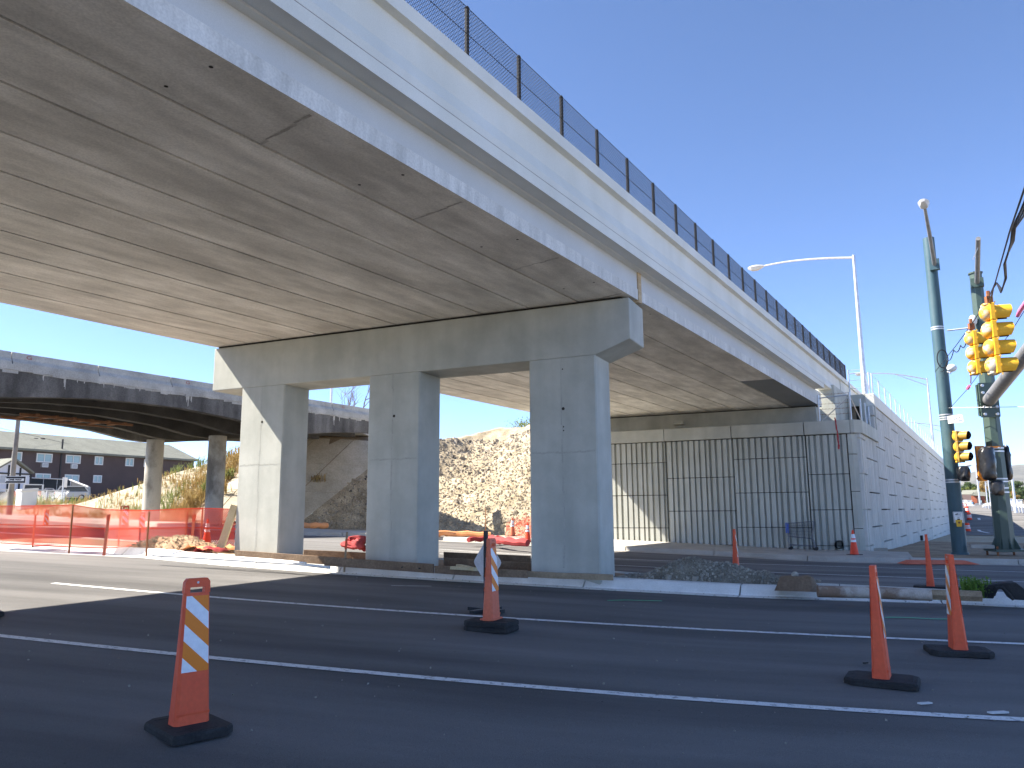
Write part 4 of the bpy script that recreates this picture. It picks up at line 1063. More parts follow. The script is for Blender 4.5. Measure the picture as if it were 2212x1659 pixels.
def cone(label, P, hh, mt=M_cone, rz=.3):
    t = thing('traffic_cone', label, 'traffic cone', P, rz, 'orange traffic cones')
    m = MB(); w2 = hh*.24; m.prism([V((x, y, 0)) for x, y in ((-w2, -w2*.8), (-w2*.8, -w2), (w2*.8, -w2), (w2, -w2*.8), (w2, w2*.8), (w2*.8, w2), (-w2*.8, w2), (-w2, w2*.8))], V((0, 0, hh*.035))); m.build('base', M_rub, t, local=True)
    R = lambda z: .175*hh*(1-z)+.035*hh*z
    m = MB(); zs = [.035, .06, .2, .4, .6, .8, .97, 1.0]; m.tube([V((0, 0, z*hh)) for z in zs], [R(z)*hh/hh*(1 if z < .99 else .7) for z in zs], 20); m.build('body', mt, t, local=True, smooth=True)
    for q0, q1 in ((.52, .62), (.67, .84)):
        m = MB(); m.tube([V((0, 0, q0*hh)), V((0, 0, q1*hh))], [R(q0)+.004, R(q1)+.004], 20, caps=False); m.build('reflective_collar', M_whr, t, local=True, smooth=True)
    return t
def conepx(label, x, y0, y1, dz=.16, mt=M_cone):
    p = G(x, y1, dz); return cone(label, p, ztop(p, y0)-p.z, mt)
conepx('clean orange cone on the sidewalk by the corner of the ribbed wall', 1846, 1145, 1199)
conepx('bright orange cone at the kerb left of the third square column', 1140, 1128, 1171)
conepx('dusty orange cone leaning at the foot of the rubble slope', 1107, 1118, 1158, .3, M_orf)
conepx('faded cone behind the orange netting beside the leaning plank', 446, 1121, 1180, .16)
# diamond sign seen from behind, next to the faded channelizer
ds = thing('diamond_sign', 'back of a diamond shaped aluminium sign standing behind the faded channelizer', 'sign', G(1056, 1322))
D = 11.0; c = at(1052.5, 1214.5, D); hw = 43/1684*D
sx = V((math.sin(math.radians(128)), math.cos(math.radians(128)), 0)); sn = V((-sx.y, sx.x, 0))
hx_ = 31/1684*D/abs(sx.dot(rt)); hz_ = 51/1684*D
m = MB(); cc = .16
dm = []
for (x, z) in ((0, 1), (1, 0), (0, -1), (-1, 0)):
    for (x2, z2) in ((0, 1), (1, 0), (0, -1), (-1, 0)):
        pass
V4 = [(0, 1), (1, 0), (0, -1), (-1, 0)]
for i in range(4):
    p, q, r = V4[i-1], V4[i], V4[(i+1) % 4]
    for s in (-1, 0, 1):
        e = p if s < 0 else r
        k = .1 if s else .045
        o = q if s == 0 else None
        dm.append((q[0]*(1-k)+(e[0]*k if s else 0), q[1]*(1-k)+(e[1]*k if s else 0)))
m.prism([c+sx*(x*hx_*1.0)+Z*(z*hz_) for x, z in dm], sn*.006); m.build('plate', mat('dull_sign_back', (.50, .48, .49), (.64, .62, .62), 4., rough=.55, fine=.08, metal=.1), ds)
m = MB(); pb = c - sn*.03; m.box(V((pb.x, pb.y, pb.z-.25)), sx*.03, sn*.015, Z*(hz_+.35)); m.build('bracket', M_blackst, ds)
g_ = V((pb.x, pb.y, zroad(pb))); m = MB(); m.tube([g_, V((pb.x, pb.y, pb.z-.5))], .03, 6); m.box(g_+Z*.03, sx*.3, sn*.04, Z*.025); m.box(g_+Z*.03, sn*.3, sx*.04, Z*.02); m.build('stand', M_blackst, ds)

# ================================================================== MEDIAN CLUTTER
def bpath(pxs, dz): return [G(x, y, dz) for x, y in pxs]
def board(lab, pxs, hh, th, mt, dz=.16, group=None, name='form_board', cat='board'):
    P = bpath(pxs, dz); m = MB()
    for p, q in zip(P, P[1:]):
        t = (q-p).normalized(); s = V((-t.y, t.x, 0)).normalized()*th
        m.prism([p, p+s, q+s, q], V((0, 0, hh)))
    return tag(m.build(name, mt, bevel=.004), lab, cat, group)
board('long muddy form board lying in front of the left square column in sun', [(507, 1205), (600, 1212), (745, 1223)], .15, .05, M_board)
board('dark form board lying in shade along the kerb between the left and middle columns', [(700, 1222), (860, 1233), (935, 1238.5)], .16, .05, M_board)
board('dark form board lying in shade along the kerb below the diamond sign', [(938, 1238.5), (1010, 1243.5), (1140, 1249)], .13, .05, M_board)
board('weathered pale board in front of the third square column', [(1128, 1246), (1200, 1250), (1325, 1254)], .1, .06, M_wood)
board('upper dark timber behind the median between middle and third columns', [(958, 1213), (1146, 1222)], .2, .06, M_board, .16)
board('lower dark timber behind the median between middle and third columns', [(958, 1222), (1146, 1234)], .16, .06, M_board, .14)
board('form board behind the left column across the dug out strip', [(655, 1203), (760, 1208), (790, 1210)], .15, .05, M_board, .16)
for (q, lab) in (([(962, 1233), (1020, 1236)], 'yellow lumber piece at the bottom of the small pile by the middle column'), ([(972, 1230), (1022, 1233)], 'yellow lumber piece lying crosswise on top of the small pile'), ([(985, 1225), (1024, 1234)], 'yellow lumber piece slanting at the back of the small pile')):
    board(lab, q, .05, .1, M_lumber, .2 if 'bottom' in lab else .26, 'lumber pieces in the small pile', 'lumber_piece', 'lumber')
# leaning plank
p0 = G(474, 1186, .22); p1 = at(506, 1091, 18.6)
m = MB(); d = (p1-p0).normalized(); s = V((d.z, 0, -d.x)).normalized()*.075; m.prism([p0-s, p0+s, p1+s, p1-s], V((.02, .05, 0))); tag(m.build('plank', M_lumber), 'pale plank leaning against the left square column', 'plank')
# white pvc pipe on the kerb
def pipe(lab, pxs, r, mt, dz, name='pipe', cat='pipe', seg=10):
    P = bpath(pxs, dz+r); m = MB(); m.tube(P, r, seg); return tag(m.build(name, mt, smooth=True), lab, cat)
pipe('long white plastic pipe lying on the kerb in sun', [(330, 1199), (450, 1206), (560, 1213), (640, 1218), (712, 1226)], .028, M_pvc, .17)
pipe('second white plastic pipe lying between the form board and the kerb', [(415, 1200), (520, 1205), (600, 1211), (660, 1217)], .026, M_pvc, .2)
pipe('mud coated concrete pipe lying on the median at the right', [(1766, 1277.5), (1880, 1280), (2012, 1285)], .09, mat('mud_coated_pipe', (.24, .16, .11), (.48, .42, .36), 2.2, rough=.9, lo=.42, hi=.58), .12)
pipe('weathered timber lying on the median behind the nearer channelizer', [(2013, 1284), (2120, 1288)], .085, M_wood, .11, 'timber', 'timber', 6)
pipe('black bent bar lying on the form board near the middle column', [(868, 1226), (873, 1220.5), (880, 1221), (907, 1228)], .012, M_blackst, .22, 'bar', 'bar')
# red hose bundle
bp_ = G(768, 1205, .2); m = MB(); rs = random.Random(2)
for k in range(6):
    P = [bp_+a*(.32*math.cos(t+k*.7))*(1-.08*k)+n*(.14*math.sin(t))+Z*(.12+.16*abs(math.sin(t*.5+k*.2))+.025*k) for t in [i*.35 for i in range(15)]]
    m.tube(P, .055, 7)
tag(m.build('hose_bundle', M_redh, smooth=True), 'dark red hose bundle heaped against the middle square column', 'hose')
# survey stakes
def stake(lab, x, y1, y0, wd, frac=(.5, .8), flag=True, D=None, mt=M_wood):
    p = G(x, y1, .14) if D is None else at(x, y1, D)
    h = ztop(p, y0)-p.z; t = thing('survey_stake', lab, 'stake', p, 0, 'wooden survey stakes')
    ln = V((.02, 0, 0))*h
    m = MB(); m.prism([V((-wd, -.01, -.1)), V((wd, -.01, -.1)), V((wd, .015, -.1)), V((-wd, .015, -.1))], V((0.05*h if flag else 0, 0, h+.1))); m.build('stake', mt, t, local=True)
    if flag:
        m = MB(); z0, z1 = h*frac[0], h*frac[1]; m.prism([V((-wd*1.15+.05*z0, -.016, z0)), V((wd*1.15+.05*z0, -.016, z0)), V((wd*1.15+.05*z0, .02, z0)), V((-wd*1.15+.05*z0, .02, z0))], V((.05*(z1-z0), 0, z1-z0))); m.build('ribbon', M_or, t, local=True)
    return t
stake('leaning wooden stake with red orange ribbon on the kerb between the left and middle columns', 744, 1224, 1149, .017)
stake('orange topped stake in the orange netting above the dirt heap', 225, 1190, 1112, .03, (.85, 1.01), True, None, M_orf)
stake('orange stake in the netting left of the faded cone', 412, 1184, 1112, .03, (.8, 1.01), True, None, M_orf)
m = MB()    # sprayed mark on the kerb under the stake
q = G(722, 1240, .155) ; m.add([q+a*-.02+n*.10, q+a*.28+n*.10, q+a*.22-n*.0-Z*.02, q+a*.04-n*.0-Z*.02], [(3, 2, 1, 0)]); 
# gravel pile
gp_c = G(1492, 1270, .15); m = MB(); rows = []
bumps = [(1492, 1262, .43, .72, .55), (1560, 1264, .36, .8, .5), (1420, 1263, .17, .55, .5), (1640, 1269, .24, .55, .45), (1690, 1270, .1, .4, .4), (1370, 1261, .12, .5, .45)]
BP = [(G(x, y-4, .15), h_, sa, sn_) for x, y, h_, sa, sn_ in bumps]
def gph(A, N):
    z = 0
    for c, h_, sa, sn_ in BP:
        da = (A-c.dot(a))/sa; dn = (N-c.dot(n)-.35)/sn_; z = max(z, h_*math.exp(-(da*da+dn*dn)))
    return (z + .07*(fbm(A*5, N*5)-.45)*min(1, z*8))*sm(N-NK(A), .47, .85)-.03
A0, A1 = G(1330, 1262).dot(a), G(1775, 1272).dot(a); N0 = NK(-3)+.42
fN = lambda A, j: NK(A)+.46+j*.062
for i in range(74):
    A = A0+(A1-A0)*i/73
    rows.append([AN(A, fN(A, j), zroad(AN(A, NK(A)+.3))+.145+gph(A, fN(A, j))) for j in range(34)])
m.grid(rows); gpo = m.build('gravel_pile', M_gravel, smooth='all'); tag(gpo, 'grey gravel pile heaped on the median right of the third column', 'gravel pile')
m = MB(); rs = random.Random(31); random.seed(31)
for i in range(2600):
    A = rs.uniform(A0, A1); N = fN(A, rs.uniform(0, 33)); h_ = gph(A, N)
    if h_ < .01 and rs.random() < .75: continue
    r = rs.choice([.012, .015, .018, .022, .028]); r = r if rs.random() > .02 else rs.uniform(.04, .07)
    m.blob(AN(A, N, zroad(AN(A, NK(A)+.3))+.15+h_), r*1.3, 0, .4)
o = m.build('stones', M_gstone, gpo); o['kind'] = 'stuff'
# lump of set mortar with a stone on it
q = G(1716, 1279, .14); m = MB(); rr_ = []
for i in range(9):
    row = []
    for j in range(7):
        x, y = i/8*2-1, j/6*2-1; r = max(0, 1-(abs(x)**8+abs(y)**8)); row.append(q+a*(x*.33+.03*hsh(i, j+9))+n*(.36+y*.24)+Z*(.2*r**.3+.05*hsh(i, j)*r))
    rr_.append(row)
m.grid(rr_); tag(m.build('mortar_lump', M_board), 'brown lump of set mortar between gravel pile and mud coated pipe', 'lump')
m = MB(); random.seed(3); m.ico(q+n*.3+Z*.25, .06, .05, .055, 10, 6); tag(m.build('stone', M_gstone, smooth='all'), 'rounded pale stone lying on the mortar lump', 'stone')
# dirt heap at the netting
q = G(300, 1190, .16); m = MB(); rows = []
for i in range(40):
    rows.append([])
    for j in range(14):
        x, y = (i/39*2-1), (j/13*2-1); A = q.dot(a)+x*1.25; N = NK(A)+1.05+y*.52; p = AN(A, N); r = max(0, 1-x*x)*max(0, 1-y*y)
        p.z = zroad(AN(A, NK(A)))+.12+.30*r**.7*(.6+.8*fbm(A*2.5, N*2.5)); rows[-1].append(p)
m.grid(rows); dh = m.build('dirt_heap', mat('red_brown_soil', (.24, .13, .075), (.40, .27, .17), 2., rough=1, fine=.35, fscale=14., bump=.8), smooth='all'); tag(dh, 'low brown dirt heap under the orange netting', 'dirt heap')
m = MB()
for i in range(500):
    x, y = rs.uniform(-1, 1), rs.uniform(-1, 1); A = q.dot(a)+x*1.3; N = NK(A)+1.05+y*.55; r = max(0, 1-x*x)*max(0, 1-y*y); m.blob(AN(A, N, zroad(AN(A, NK(A)))+.13+.30*r**.7*(.6+.8*fbm(A*2.5, N*2.5))), rs.choice([.014, .02, .03]), 0, .5)
o = m.build('clods', M_dirt, dh); o['kind'] = 'stuff'
# rags and fabric scraps near the left column
for (x, y, rx, mt, lab) in ((430, 1192, .42, M_tan, 'crumpled orange fabric scrap by the end of the form board'), (455, 1194, .32, M_redh, 'crumpled dark red fabric scrap beside the orange one'), (490, 1190, .22, M_tan, 'orange tube stub against the left square column')):
    q = G(x, y, .16); m = MB(); rows = []
    for i in range(14): rows.append([q+a*((i/13*2-1)*rx)+n*((j/8*2-1)*.2)+Z*(.03+.15*fbm(i*.5+x, j*.6)*max(0, 1-((i/13*2-1)**2))**.5) for j in range(9)])
    m.grid(rows); tag(m.build('fabric_scrap', mt, smooth='all'), lab, 'fabric')
# bits on the road
for (x, y, s, mt, lab) in ((1998, 1521, .05, M_trim, 'white chip lying on the road right of the nearest base'), (2156, 1541, .07, M_trim, 'white curl of plastic lying on the road at the right'), (1870, 1434, .02, M_rub, 'black pebble on the road below the right channelizer')):
    q = G(x, y, .008); m = MB(); m.box(q+Z*.008, V((s, .01, 0)), V((-.01, s*.25, 0)), Z*.006); tag(m.build('litter_scrap', mt), lab, 'litter')
m = MB(); random.seed(77)
for i in range(320):
    A = random.uniform(-10, 3); N = random.uniform(4, 13); m.blob(gz(A, N, .006), random.choice([.004, .006, .008, .012]), 0, .4)
o = m.build('road_grit', M_gstone); o['kind'] = 'stuff'
m = MB()
for i in range(420):
    A = random.uniform(-14, 4); N = NK(A)+random.uniform(-.2, .24); p = gz(A, N, .015); m.blob(p, random.choice([.004, .006, .01]), 0, .5)
o = m.build('gutter_grit', M_gravel); o['kind'] = 'stuff'
# black plastic barrier foot and weed at the right
pf = thing('plastic_barrier_foot', 'black plastic barrier foot lying on the median beside a green weed', 'barrier foot', G(2150, 1292, .14))
q0 = G(2103, 1291, .14); q1 = G(2235, 1298, .14); ex = (q1-q0); L = ex.length; ex.normalize(); ez = Z
sh_ = [(0, 0), (0, .1), (.05, .16), (.55, .24), (.74, .25), (.92, .12), (1, .08), (1, 0), (.62, 0), (.54, .12), (.46, .15), (.38, .11), (.34, 0)]
m = MB(); m.prism([q0+ex*(x*L)+Z*z for x, z in sh_], n*.35); m.build('shell', M_rub, pf, bevel=.015)
m = MB(); m.tube([q0+ex*(.34*L)+Z*.05, q0+ex*(.40*L)+Z*.16-n*.02, q0+ex*(.5*L)+Z*.18-n*.02, q0+ex*(.6*L)+Z*.08-n*.02, q0+ex*(.66*L)-n*.02], .025, 8); m.build('rim', M_rub, pf)
q = G(2108, 1291, .14); m = MB(); rs = random.Random(6); blades(m, q, .3, 90, rs, .09, 0, .012)
for i in range(260):
    c = q+V((rs.gauss(0, .13), rs.gauss(0, .1), abs(rs.gauss(.16, .07)))); e = V((rs.gauss(0, 1), rs.gauss(0, 1), rs.gauss(.4, .6))).normalized()*.04; f = V((rs.gauss(0, 1), rs.gauss(0, 1), 0)).normalized()*.012
    m.add([c-f, c+f, c+e], [(0, 1, 2)])
tag(m.build('weed', mat('lush_weed', (.10, .20, .03), (.17, .27, .05), 6., rough=.7, trans=.25)), 'bushy bright green weed growing beside the black plastic foot', 'weed')
# orange kerb ramp piece
P = [G(x, y, .02) for x, y in ((1958, 1219), (2118, 1219.5))]
m = MB(); e = P[1]-P[0]; u_ = e.normalized(); s = V((-u_.y, u_.x, 0)); m.loft([P[0], P[1], P[1]+s*.5, P[0]+s*.5], [P[0]+e*.14+s*.3+Z*.10, P[1]-e*.12+s*.3+Z*.10, P[1]-e*.12+s*.5+Z*.10, P[0]+e*.14+s*.5+Z*.10])
tag(m.build('kerb_ramp', mat('faded_red_orange', (.55, .12, .06), (.62, .17, .10), 3., rough=.7)), 'red orange kerb ramp lying against the far kerb before the blue pole', 'ramp')

# ================================================================== ORANGE SAFETY NETTING
net = thing('safety_netting', 'orange plastic safety netting strung along the median to the left column', 'fence', G(250, 1190, .1))
bot = [(-60, 1174), (0, 1176), (144, 1184), (223, 1187), (312, 1183), (397, 1184), (434, 1185), (508, 1188)]
top = [(-60, 1094), (0, 1092.5), (60, 1092), (149, 1090), (190, 1096), (223, 1100.5), (317, 1102), (380, 1098.5), (429, 1097), (508, 1099.5)]
NP = []
xs_ = [-60+8*i for i in range(72)]
for x in xs_:
    p = G(x, interp(bot, x), .13); z1 = ztop(p, interp(top, x)); NP.append((p, z1))
Ls = [0]
for (p, _), (q, _) in zip(NP, NP[1:]): Ls.append(Ls[-1]+math.hypot(q.x-p.x, q.y-p.y))
def netP(s, v):
    s = max(0, min(Ls[-1]-1e-6, s)); i = 0
    while Ls[i+1] < s: i += 1
    t = (s-Ls[i])/(Ls[i+1]-Ls[i]); p0, z0_ = NP[i]; p1, z1_ = NP[i+1]; p = lerp(p0, p1, t); zz = z0_+(z1_-z0_)*t
    q = V((p.x, p.y, p.z+.02+(zz-p.z-.02)*v)); q += n*(.03*math.sin(s*2.1+v*3)+.02*math.sin(s*5+v)); return q
m = MB(); sp = .05; Hn = 1.0; k = int((Ls[-1]+Hn)/sp); hw = .0115
for i in range(k):
    for d in (1, -1):
        x0 = i*sp-(Hn if d > 0 else 0); pts = []
        for j in range(9):
            v = j/8; s_ = x0 + d*v*Hn*.8 + (0 if d > 0 else 0)
            if d < 0: s_ = i*sp - v*Hn*.8
            if 0 <= s_ <= Ls[-1]: pts.append(netP(s_, v))
        for p, q in zip(pts, pts[1:]):
            t = a*hw; m.quad([p-t, p+t, q+t, q-t])
for v in (0.01, .99, .5):
    pts = [netP(s_, v) for s_ in [Ls[-1]*j/140 for j in range(141)]]
    for p, q in zip(pts, pts[1:]): m.quad([p-Z*.012, q-Z*.012, q+Z*.012, p+Z*.012])
m.build('mesh', M_net, net)
for (x, y0, y1) in ((67, 1112, 1178), (146, 1091, 1186), (252, 1093, 1182), (313, 1106, 1192), (397, 1106, 1184), (430, 1096, 1184)):
    p = G(x, y1, .13)+n*.04; m = MB(); m.tube([p-Z*.1, V((p.x, p.y, ztop(p, y0)))], .02, 6); m.build('steel_post', M_rust, net)
nt2 = thing('loose_netting', 'torn orange netting hanging at the foot of the rubble slope beside two cones', 'netting', at(1120, 1150, 35))
m = MB(); o0, o1 = G(1072, 1162, .2), G(1142, 1166, .2)
for i in range(24):
    for d in (1, -1):
        x0 = i/24; x1 = x0+d*.35
        p = lerp(o0, o1, x0)+n*.8; q = lerp(o0, o1, max(0, min(1, x1)))+n*.9+Z*(1.0*(.35+.65*min(1, max(0, x1))))
        if d < 0: q = lerp(o0, o1, max(0, x0-.35))+n*.9+Z*(1.0*(.3+.7*x0))
        m.quad([p-a*.008, p+a*.008, q+a*.008, q-a*.008])
m.build('mesh', M_net, nt2)
p = at(1049, 1150, 36.5); m = MB(); m.tube([p-Z*.3, p+Z*1.1], .02, 6); m.build('post', M_rust, nt2)

# ================================================================== AT THE RIBBED WALL
sc_ = thing('shopping_cart', 'grey wire shopping cart with a blue end parked against the ribbed wall', 'shopping cart', G(1728, 1190, .17))
c0 = onN(1702, 1178, WN-.45); base = G(1728, 1188, .17).z
k_ = (onN(1760, 1180, WN-.45)-onN(1697, 1180, WN-.45)).length
def cp(x, y, z): return AN(c0.dot(a)+x*k_, WN-.75+y*.55, base+z)
m = MB(); bt = lambda x: .40+.12*0; 
for y in (0, 1):
    m.tube([cp(.02, y, .95), cp(.95, y, 1.03)], .014, 6); m.tube([cp(.05, y, .50), cp(.85, y, .42)], .012, 6); m.tube([cp(.02, y, .95), cp(.05, y, .5)], .012, 6); m.tube([cp(.95, y, 1.03), cp(.85, y, .42)], .012, 6)
    for i in range(1, 14):
        x = i/14; m.tube([cp(.02+.93*x, y, .95+.08*x), cp(.05+.8*x, y, .5-.08*x)], .004, 3)
    for j in range(1, 5): m.tube([cp(.03, y, .5+.09*j), cp(.86+.02*j, y, .42+.12*j)], .004, 3)
for j in range(9):
    y = j/8; m.tube([cp(.05, y, .5), cp(.85, y, .42)], .004, 3); m.tube([cp(.02, y, .95), cp(.05, y, .5)], .004, 3); m.tube([cp(.95, y, 1.03), cp(.85, y, .42)], .004, 3)
for x, z in ((.02, .95), (.95, 1.03), (.05, .5), (.85, .42)): m.tube([cp(x, 0, z), cp(x, 1, z)], .012, 6)
m.build('basket', M_wire, sc_)
m = MB()
for y in (.05, .95): m.tube([cp(.06, y, .5), cp(.06, y, .1)], .013, 6); m.tube([cp(.04, y, .2), cp(.9, y, .16), cp(1.0, y, .08)], .016, 6); m.tube([cp(.85, y, .42), cp(.98, y, .1)], .016, 6)
m.build('frame', M_wire, sc_)
m = MB(); m.prism([cp(-.01, 0, .62), cp(-.01, 1, .62), cp(-.01, 1, .98), cp(-.01, 0, .98)], a*.07); m.build('handle_panel', M_blue, sc_)
for x in (.1, .96):
    for y in (.05, .95): m = MB(); q = cp(x, y, .065); m.tube([q-n*.02, q+n*.02], .065, 12); m.build('wheel', M_rub, sc_)
dp = thing('drain_pipe', 'black corrugated drain pipe poking from the foot of the ribbed wall', 'pipe', onN(1813, 1177, WN))
q = onN(1813, 1176, WN); m = MB(); m.tube([q+n*.1, q-n*.28], [.15, .15], 18, caps=False); m.tube([q-n*.28, q+n*.05], [.125, .125], 18, caps=False); 
o = m.build('pipe', M_rub, dp, smooth=True); m = MB(); m.tube([q+n*.03, q+n*.04], .124, 16); m.build('dark_end', M_joint, dp)
m = MB()
rs = random.Random(12); r0 = onN(1804, 903, WN-.1)
for k in range(3):
    P = [AN(r0.dot(a)+.012*i*.4+rs.gauss(0, .015), WN-.085-.002*k if i < 5 else WN-.02, r0.z+.02-1.15*(i/9)**1.0) for i in range(10)]; m.tube(P, .014, 5)
m.tube([AN(r0.dot(a), WN+.3, cz1+.02), AN(r0.dot(a), WN-.085, cz1+.02)], .02, 5)
tag(m.build('rope', M_rope), 'frayed red rope hanging over the lower wall coping', 'rope')
for (x, y, lab) in ((1895, 1190, 'grey kerb block lying at the foot of the return wall'), (2195, 1180, 'pale flat slab on the dirt left of the green pole')):
    q = G(x, y, .16) if x < 2000 else at(2122, 1184, 31.3); m = MB(); m.box(q+Z*.05, a*.35, n*.15, Z*.06); tag(m.build('concrete_block', M_walk, bevel=.01), lab, 'block')
q = onU(2003-.0, 1163, UW); 
m = MB(); q = onU(1988, 1162, UW); m.box(q+nb*.05, b*.35, nb*.08, Z*.14); tag(m.build('scupper', M_joint), 'dark drain outlet at the foot of the return wall', 'drain')
# ================================================================== POLES AND SIGNALS
PD = 31.5
def vaz(az): r = math.radians(az); return V((math.sin(r), math.cos(r), 0))
blue = thing('signal_pole', 'tall round blue green pole carrying a lamp and signals at the return wall', 'pole', at(2074, 1197, PD))
bp0 = at(2074, 1197, PD); bz = ztop(bp0, 515); bpz = lambda z: V((bp0.x, bp0.y, z))
r_at = lambda z: .24-.045*(z-bp0.z)/(bz-bp0.z)
m = MB(); zs = [bp0.z-.3+ (bz-bp0.z+.3)*i/12 for i in range(13)]; m.tube([bpz(z) for z in zs], [r_at(z) for z in zs], 28); m.build('shaft', M_bluep, blue, smooth=True)
m = MB(); m.tube([bpz(bp0.z-.05), bpz(bp0.z+.06)], [.3, .27], 28); m.build('base_ring', M_bluep, blue, smooth=True)
def band(par, pz, r, z, seg=28, mt=None):
    m = MB(); m.tube([pz(z), pz(z+.045)], [r+.008]*2, seg); m.build('steel_band', mt or M_galv, par)
zz = lambda y: ztop(bp0, y)
for y in (709, 713.5, 898, 903.5, 908, 1038, 1043): band(blue, bpz, r_at(zz(y)), zz(y))
# lamp arm on the blue pole
m = MB(); q0 = at(2019, 572, PD-.35); q1 = at(1997, 446, 28.2); m.tube([q0, lerp(q0, q1, .5)+Z*.12, q1], [.075, .065, .05], 10); la = m.build('lamp_arm', M_arm, blue, smooth=True)
m = MB(); m.box(at(2019, 572, PD-.3), vaz(120)*.16, vaz(30)*.1, Z*.2); m.build('bracket', M_bluep, blue)
def cobra(q, d, L, par, s=1.):
    m = MB(); sdir = V((-d.y, d.x, 0)); rings = []
    for t, w, h0, h1 in ((0, .06, -.05, .05), (.15, .1, -.08, .07), (.4, .17, -.14, .09), (.75, .17, -.13, .08), (1, .07, -.05, .04)):
        c = q+d*(t*L); rings.append([c+sdir*w*s+Z*.01, c+sdir*w*.6*s+Z*h1*s, c-sdir*w*.6*s+Z*h1*s, c-sdir*w*s+Z*.01, c-sdir*w*.6*s+Z*h0*s, c+sdir*w*.6*s+Z*h0*s])
    for p, r in zip(rings, rings[1:]): m.loft(p, r, 0, False)
    m.quad(rings[0]); m.quad(rings[-1]); return m.build('lamp_head', M_alum, par, smooth=True)
dd = (q1-q0); dd.z = 0; dd.normalize(); cobra(q1-dd*.1, dd, .75, blue, 1.0)
# green octagonal pole
green = thing('mast_arm_pole', 'dark green eight sided mast arm pole with bagged signals at the right', 'pole', at(2173, 1192, PD))
gp0 = at(2173, 1192, PD); gzt = ztop(gp0, 592); gpz = lambda z: V((gp0.x, gp0.y, z)); gr = lambda z: .315-.115*(z-gp0.z)/(gzt-gp0.z)
m = MB(); m.tube([gpz(gp0.z), gpz(gzt)], [gr(gp0.z), gr(gzt)], 8); m.build('shaft', M_greenp, green)
m = MB(); m.tube([gpz(gzt), gpz(gzt+.05)], [gr(gzt)+.04]*2, 8); m.build('cap', M_greenp, green)
m = MB(); m.box(gp0+Z*.06, vaz(100)*.5, vaz(10)*.5, Z*.04)
for k in range(8):
    d = vaz(45*k+10); m.prism([gpz(gp0.z+.11)+d*(gr(gp0.z)-.02), gpz(gp0.z+.11)+d*.48, gpz(gp0.z+.5)+d*(gr(gp0.z)-.03)], V((-d.y, d.x, 0))*.03)
bp = m.build('base_plate', M_greenp, green)
for s in (-1, 1):
    for t in (-1, 1): m = MB(); q = gp0+vaz(100)*(.42*s)+vaz(10)*(.42*t); m.tube([q-Z*.15, q+Z*.2], .035, 8); m.build('anchor_bolt', M_rust, green)
gy = lambda y: ztop(gp0, y)
for y in (970, 977, 1036, 1042, 1056, 1065): band(green, gpz, gr(gy(y)), gy(y), 8)
# mast arm with flange plate
fd = vaz(186); fs_ = V((-fd.y, fd.x, 0)); fc = at(2134, 864, PD)+fd*.3
fc = onplane(2136, 864, gp0+fd*(gr(gy(864))+.12), fd)
m = MB(); m.box(fc, fs_*.30, Z*.60, fd*.045); m.box(fc-fd*.07, fs_*.34, Z*.55, fd*.05); m.build('flange_plate', M_greenp, green)
for s in (-1, 1):
    for z in (-.5, -.25, .25, .5): m = MB(); q = fc+fs_*(.2*s)+Z*z+fd*.045; m.tube([q, q+fd*.06], .05, 6); m.build('flange_bolt', M_galv, green)
q0 = fc+fd*.05; q1 = at(2222, 757, 21.5); q2 = q0+(q1-q0)*1.9
m = MB(); m.tube([q0, q1, q2], [.215, .175, .13], 16); m.build('mast_arm', mat('grey_arm_paint', (.17, .17, .175), (.24, .24, .245), 3., rough=.45, spec=.5), green, smooth=True)
m = MB(); q0 = at(2111, 611, PD-.2); q1 = at(2113, 515, 28.6); m.tube([q0, q1], [.085, .075], 10); m.build('lamp_stub', M_arm, green, smooth=True)
m = MB(); m.box(at(2111, 611, PD-.15), vaz(120)*.2, vaz(30)*.1, Z*.16); m.build('bracket', M_greenp, green)
m = MB(); m.tube([at(2112.5, 535, 28.7), at(2107, 548, 28.8), at(2101, 561, 28.9)], .014, 4); m.build('loose_wire', M_trim, green)

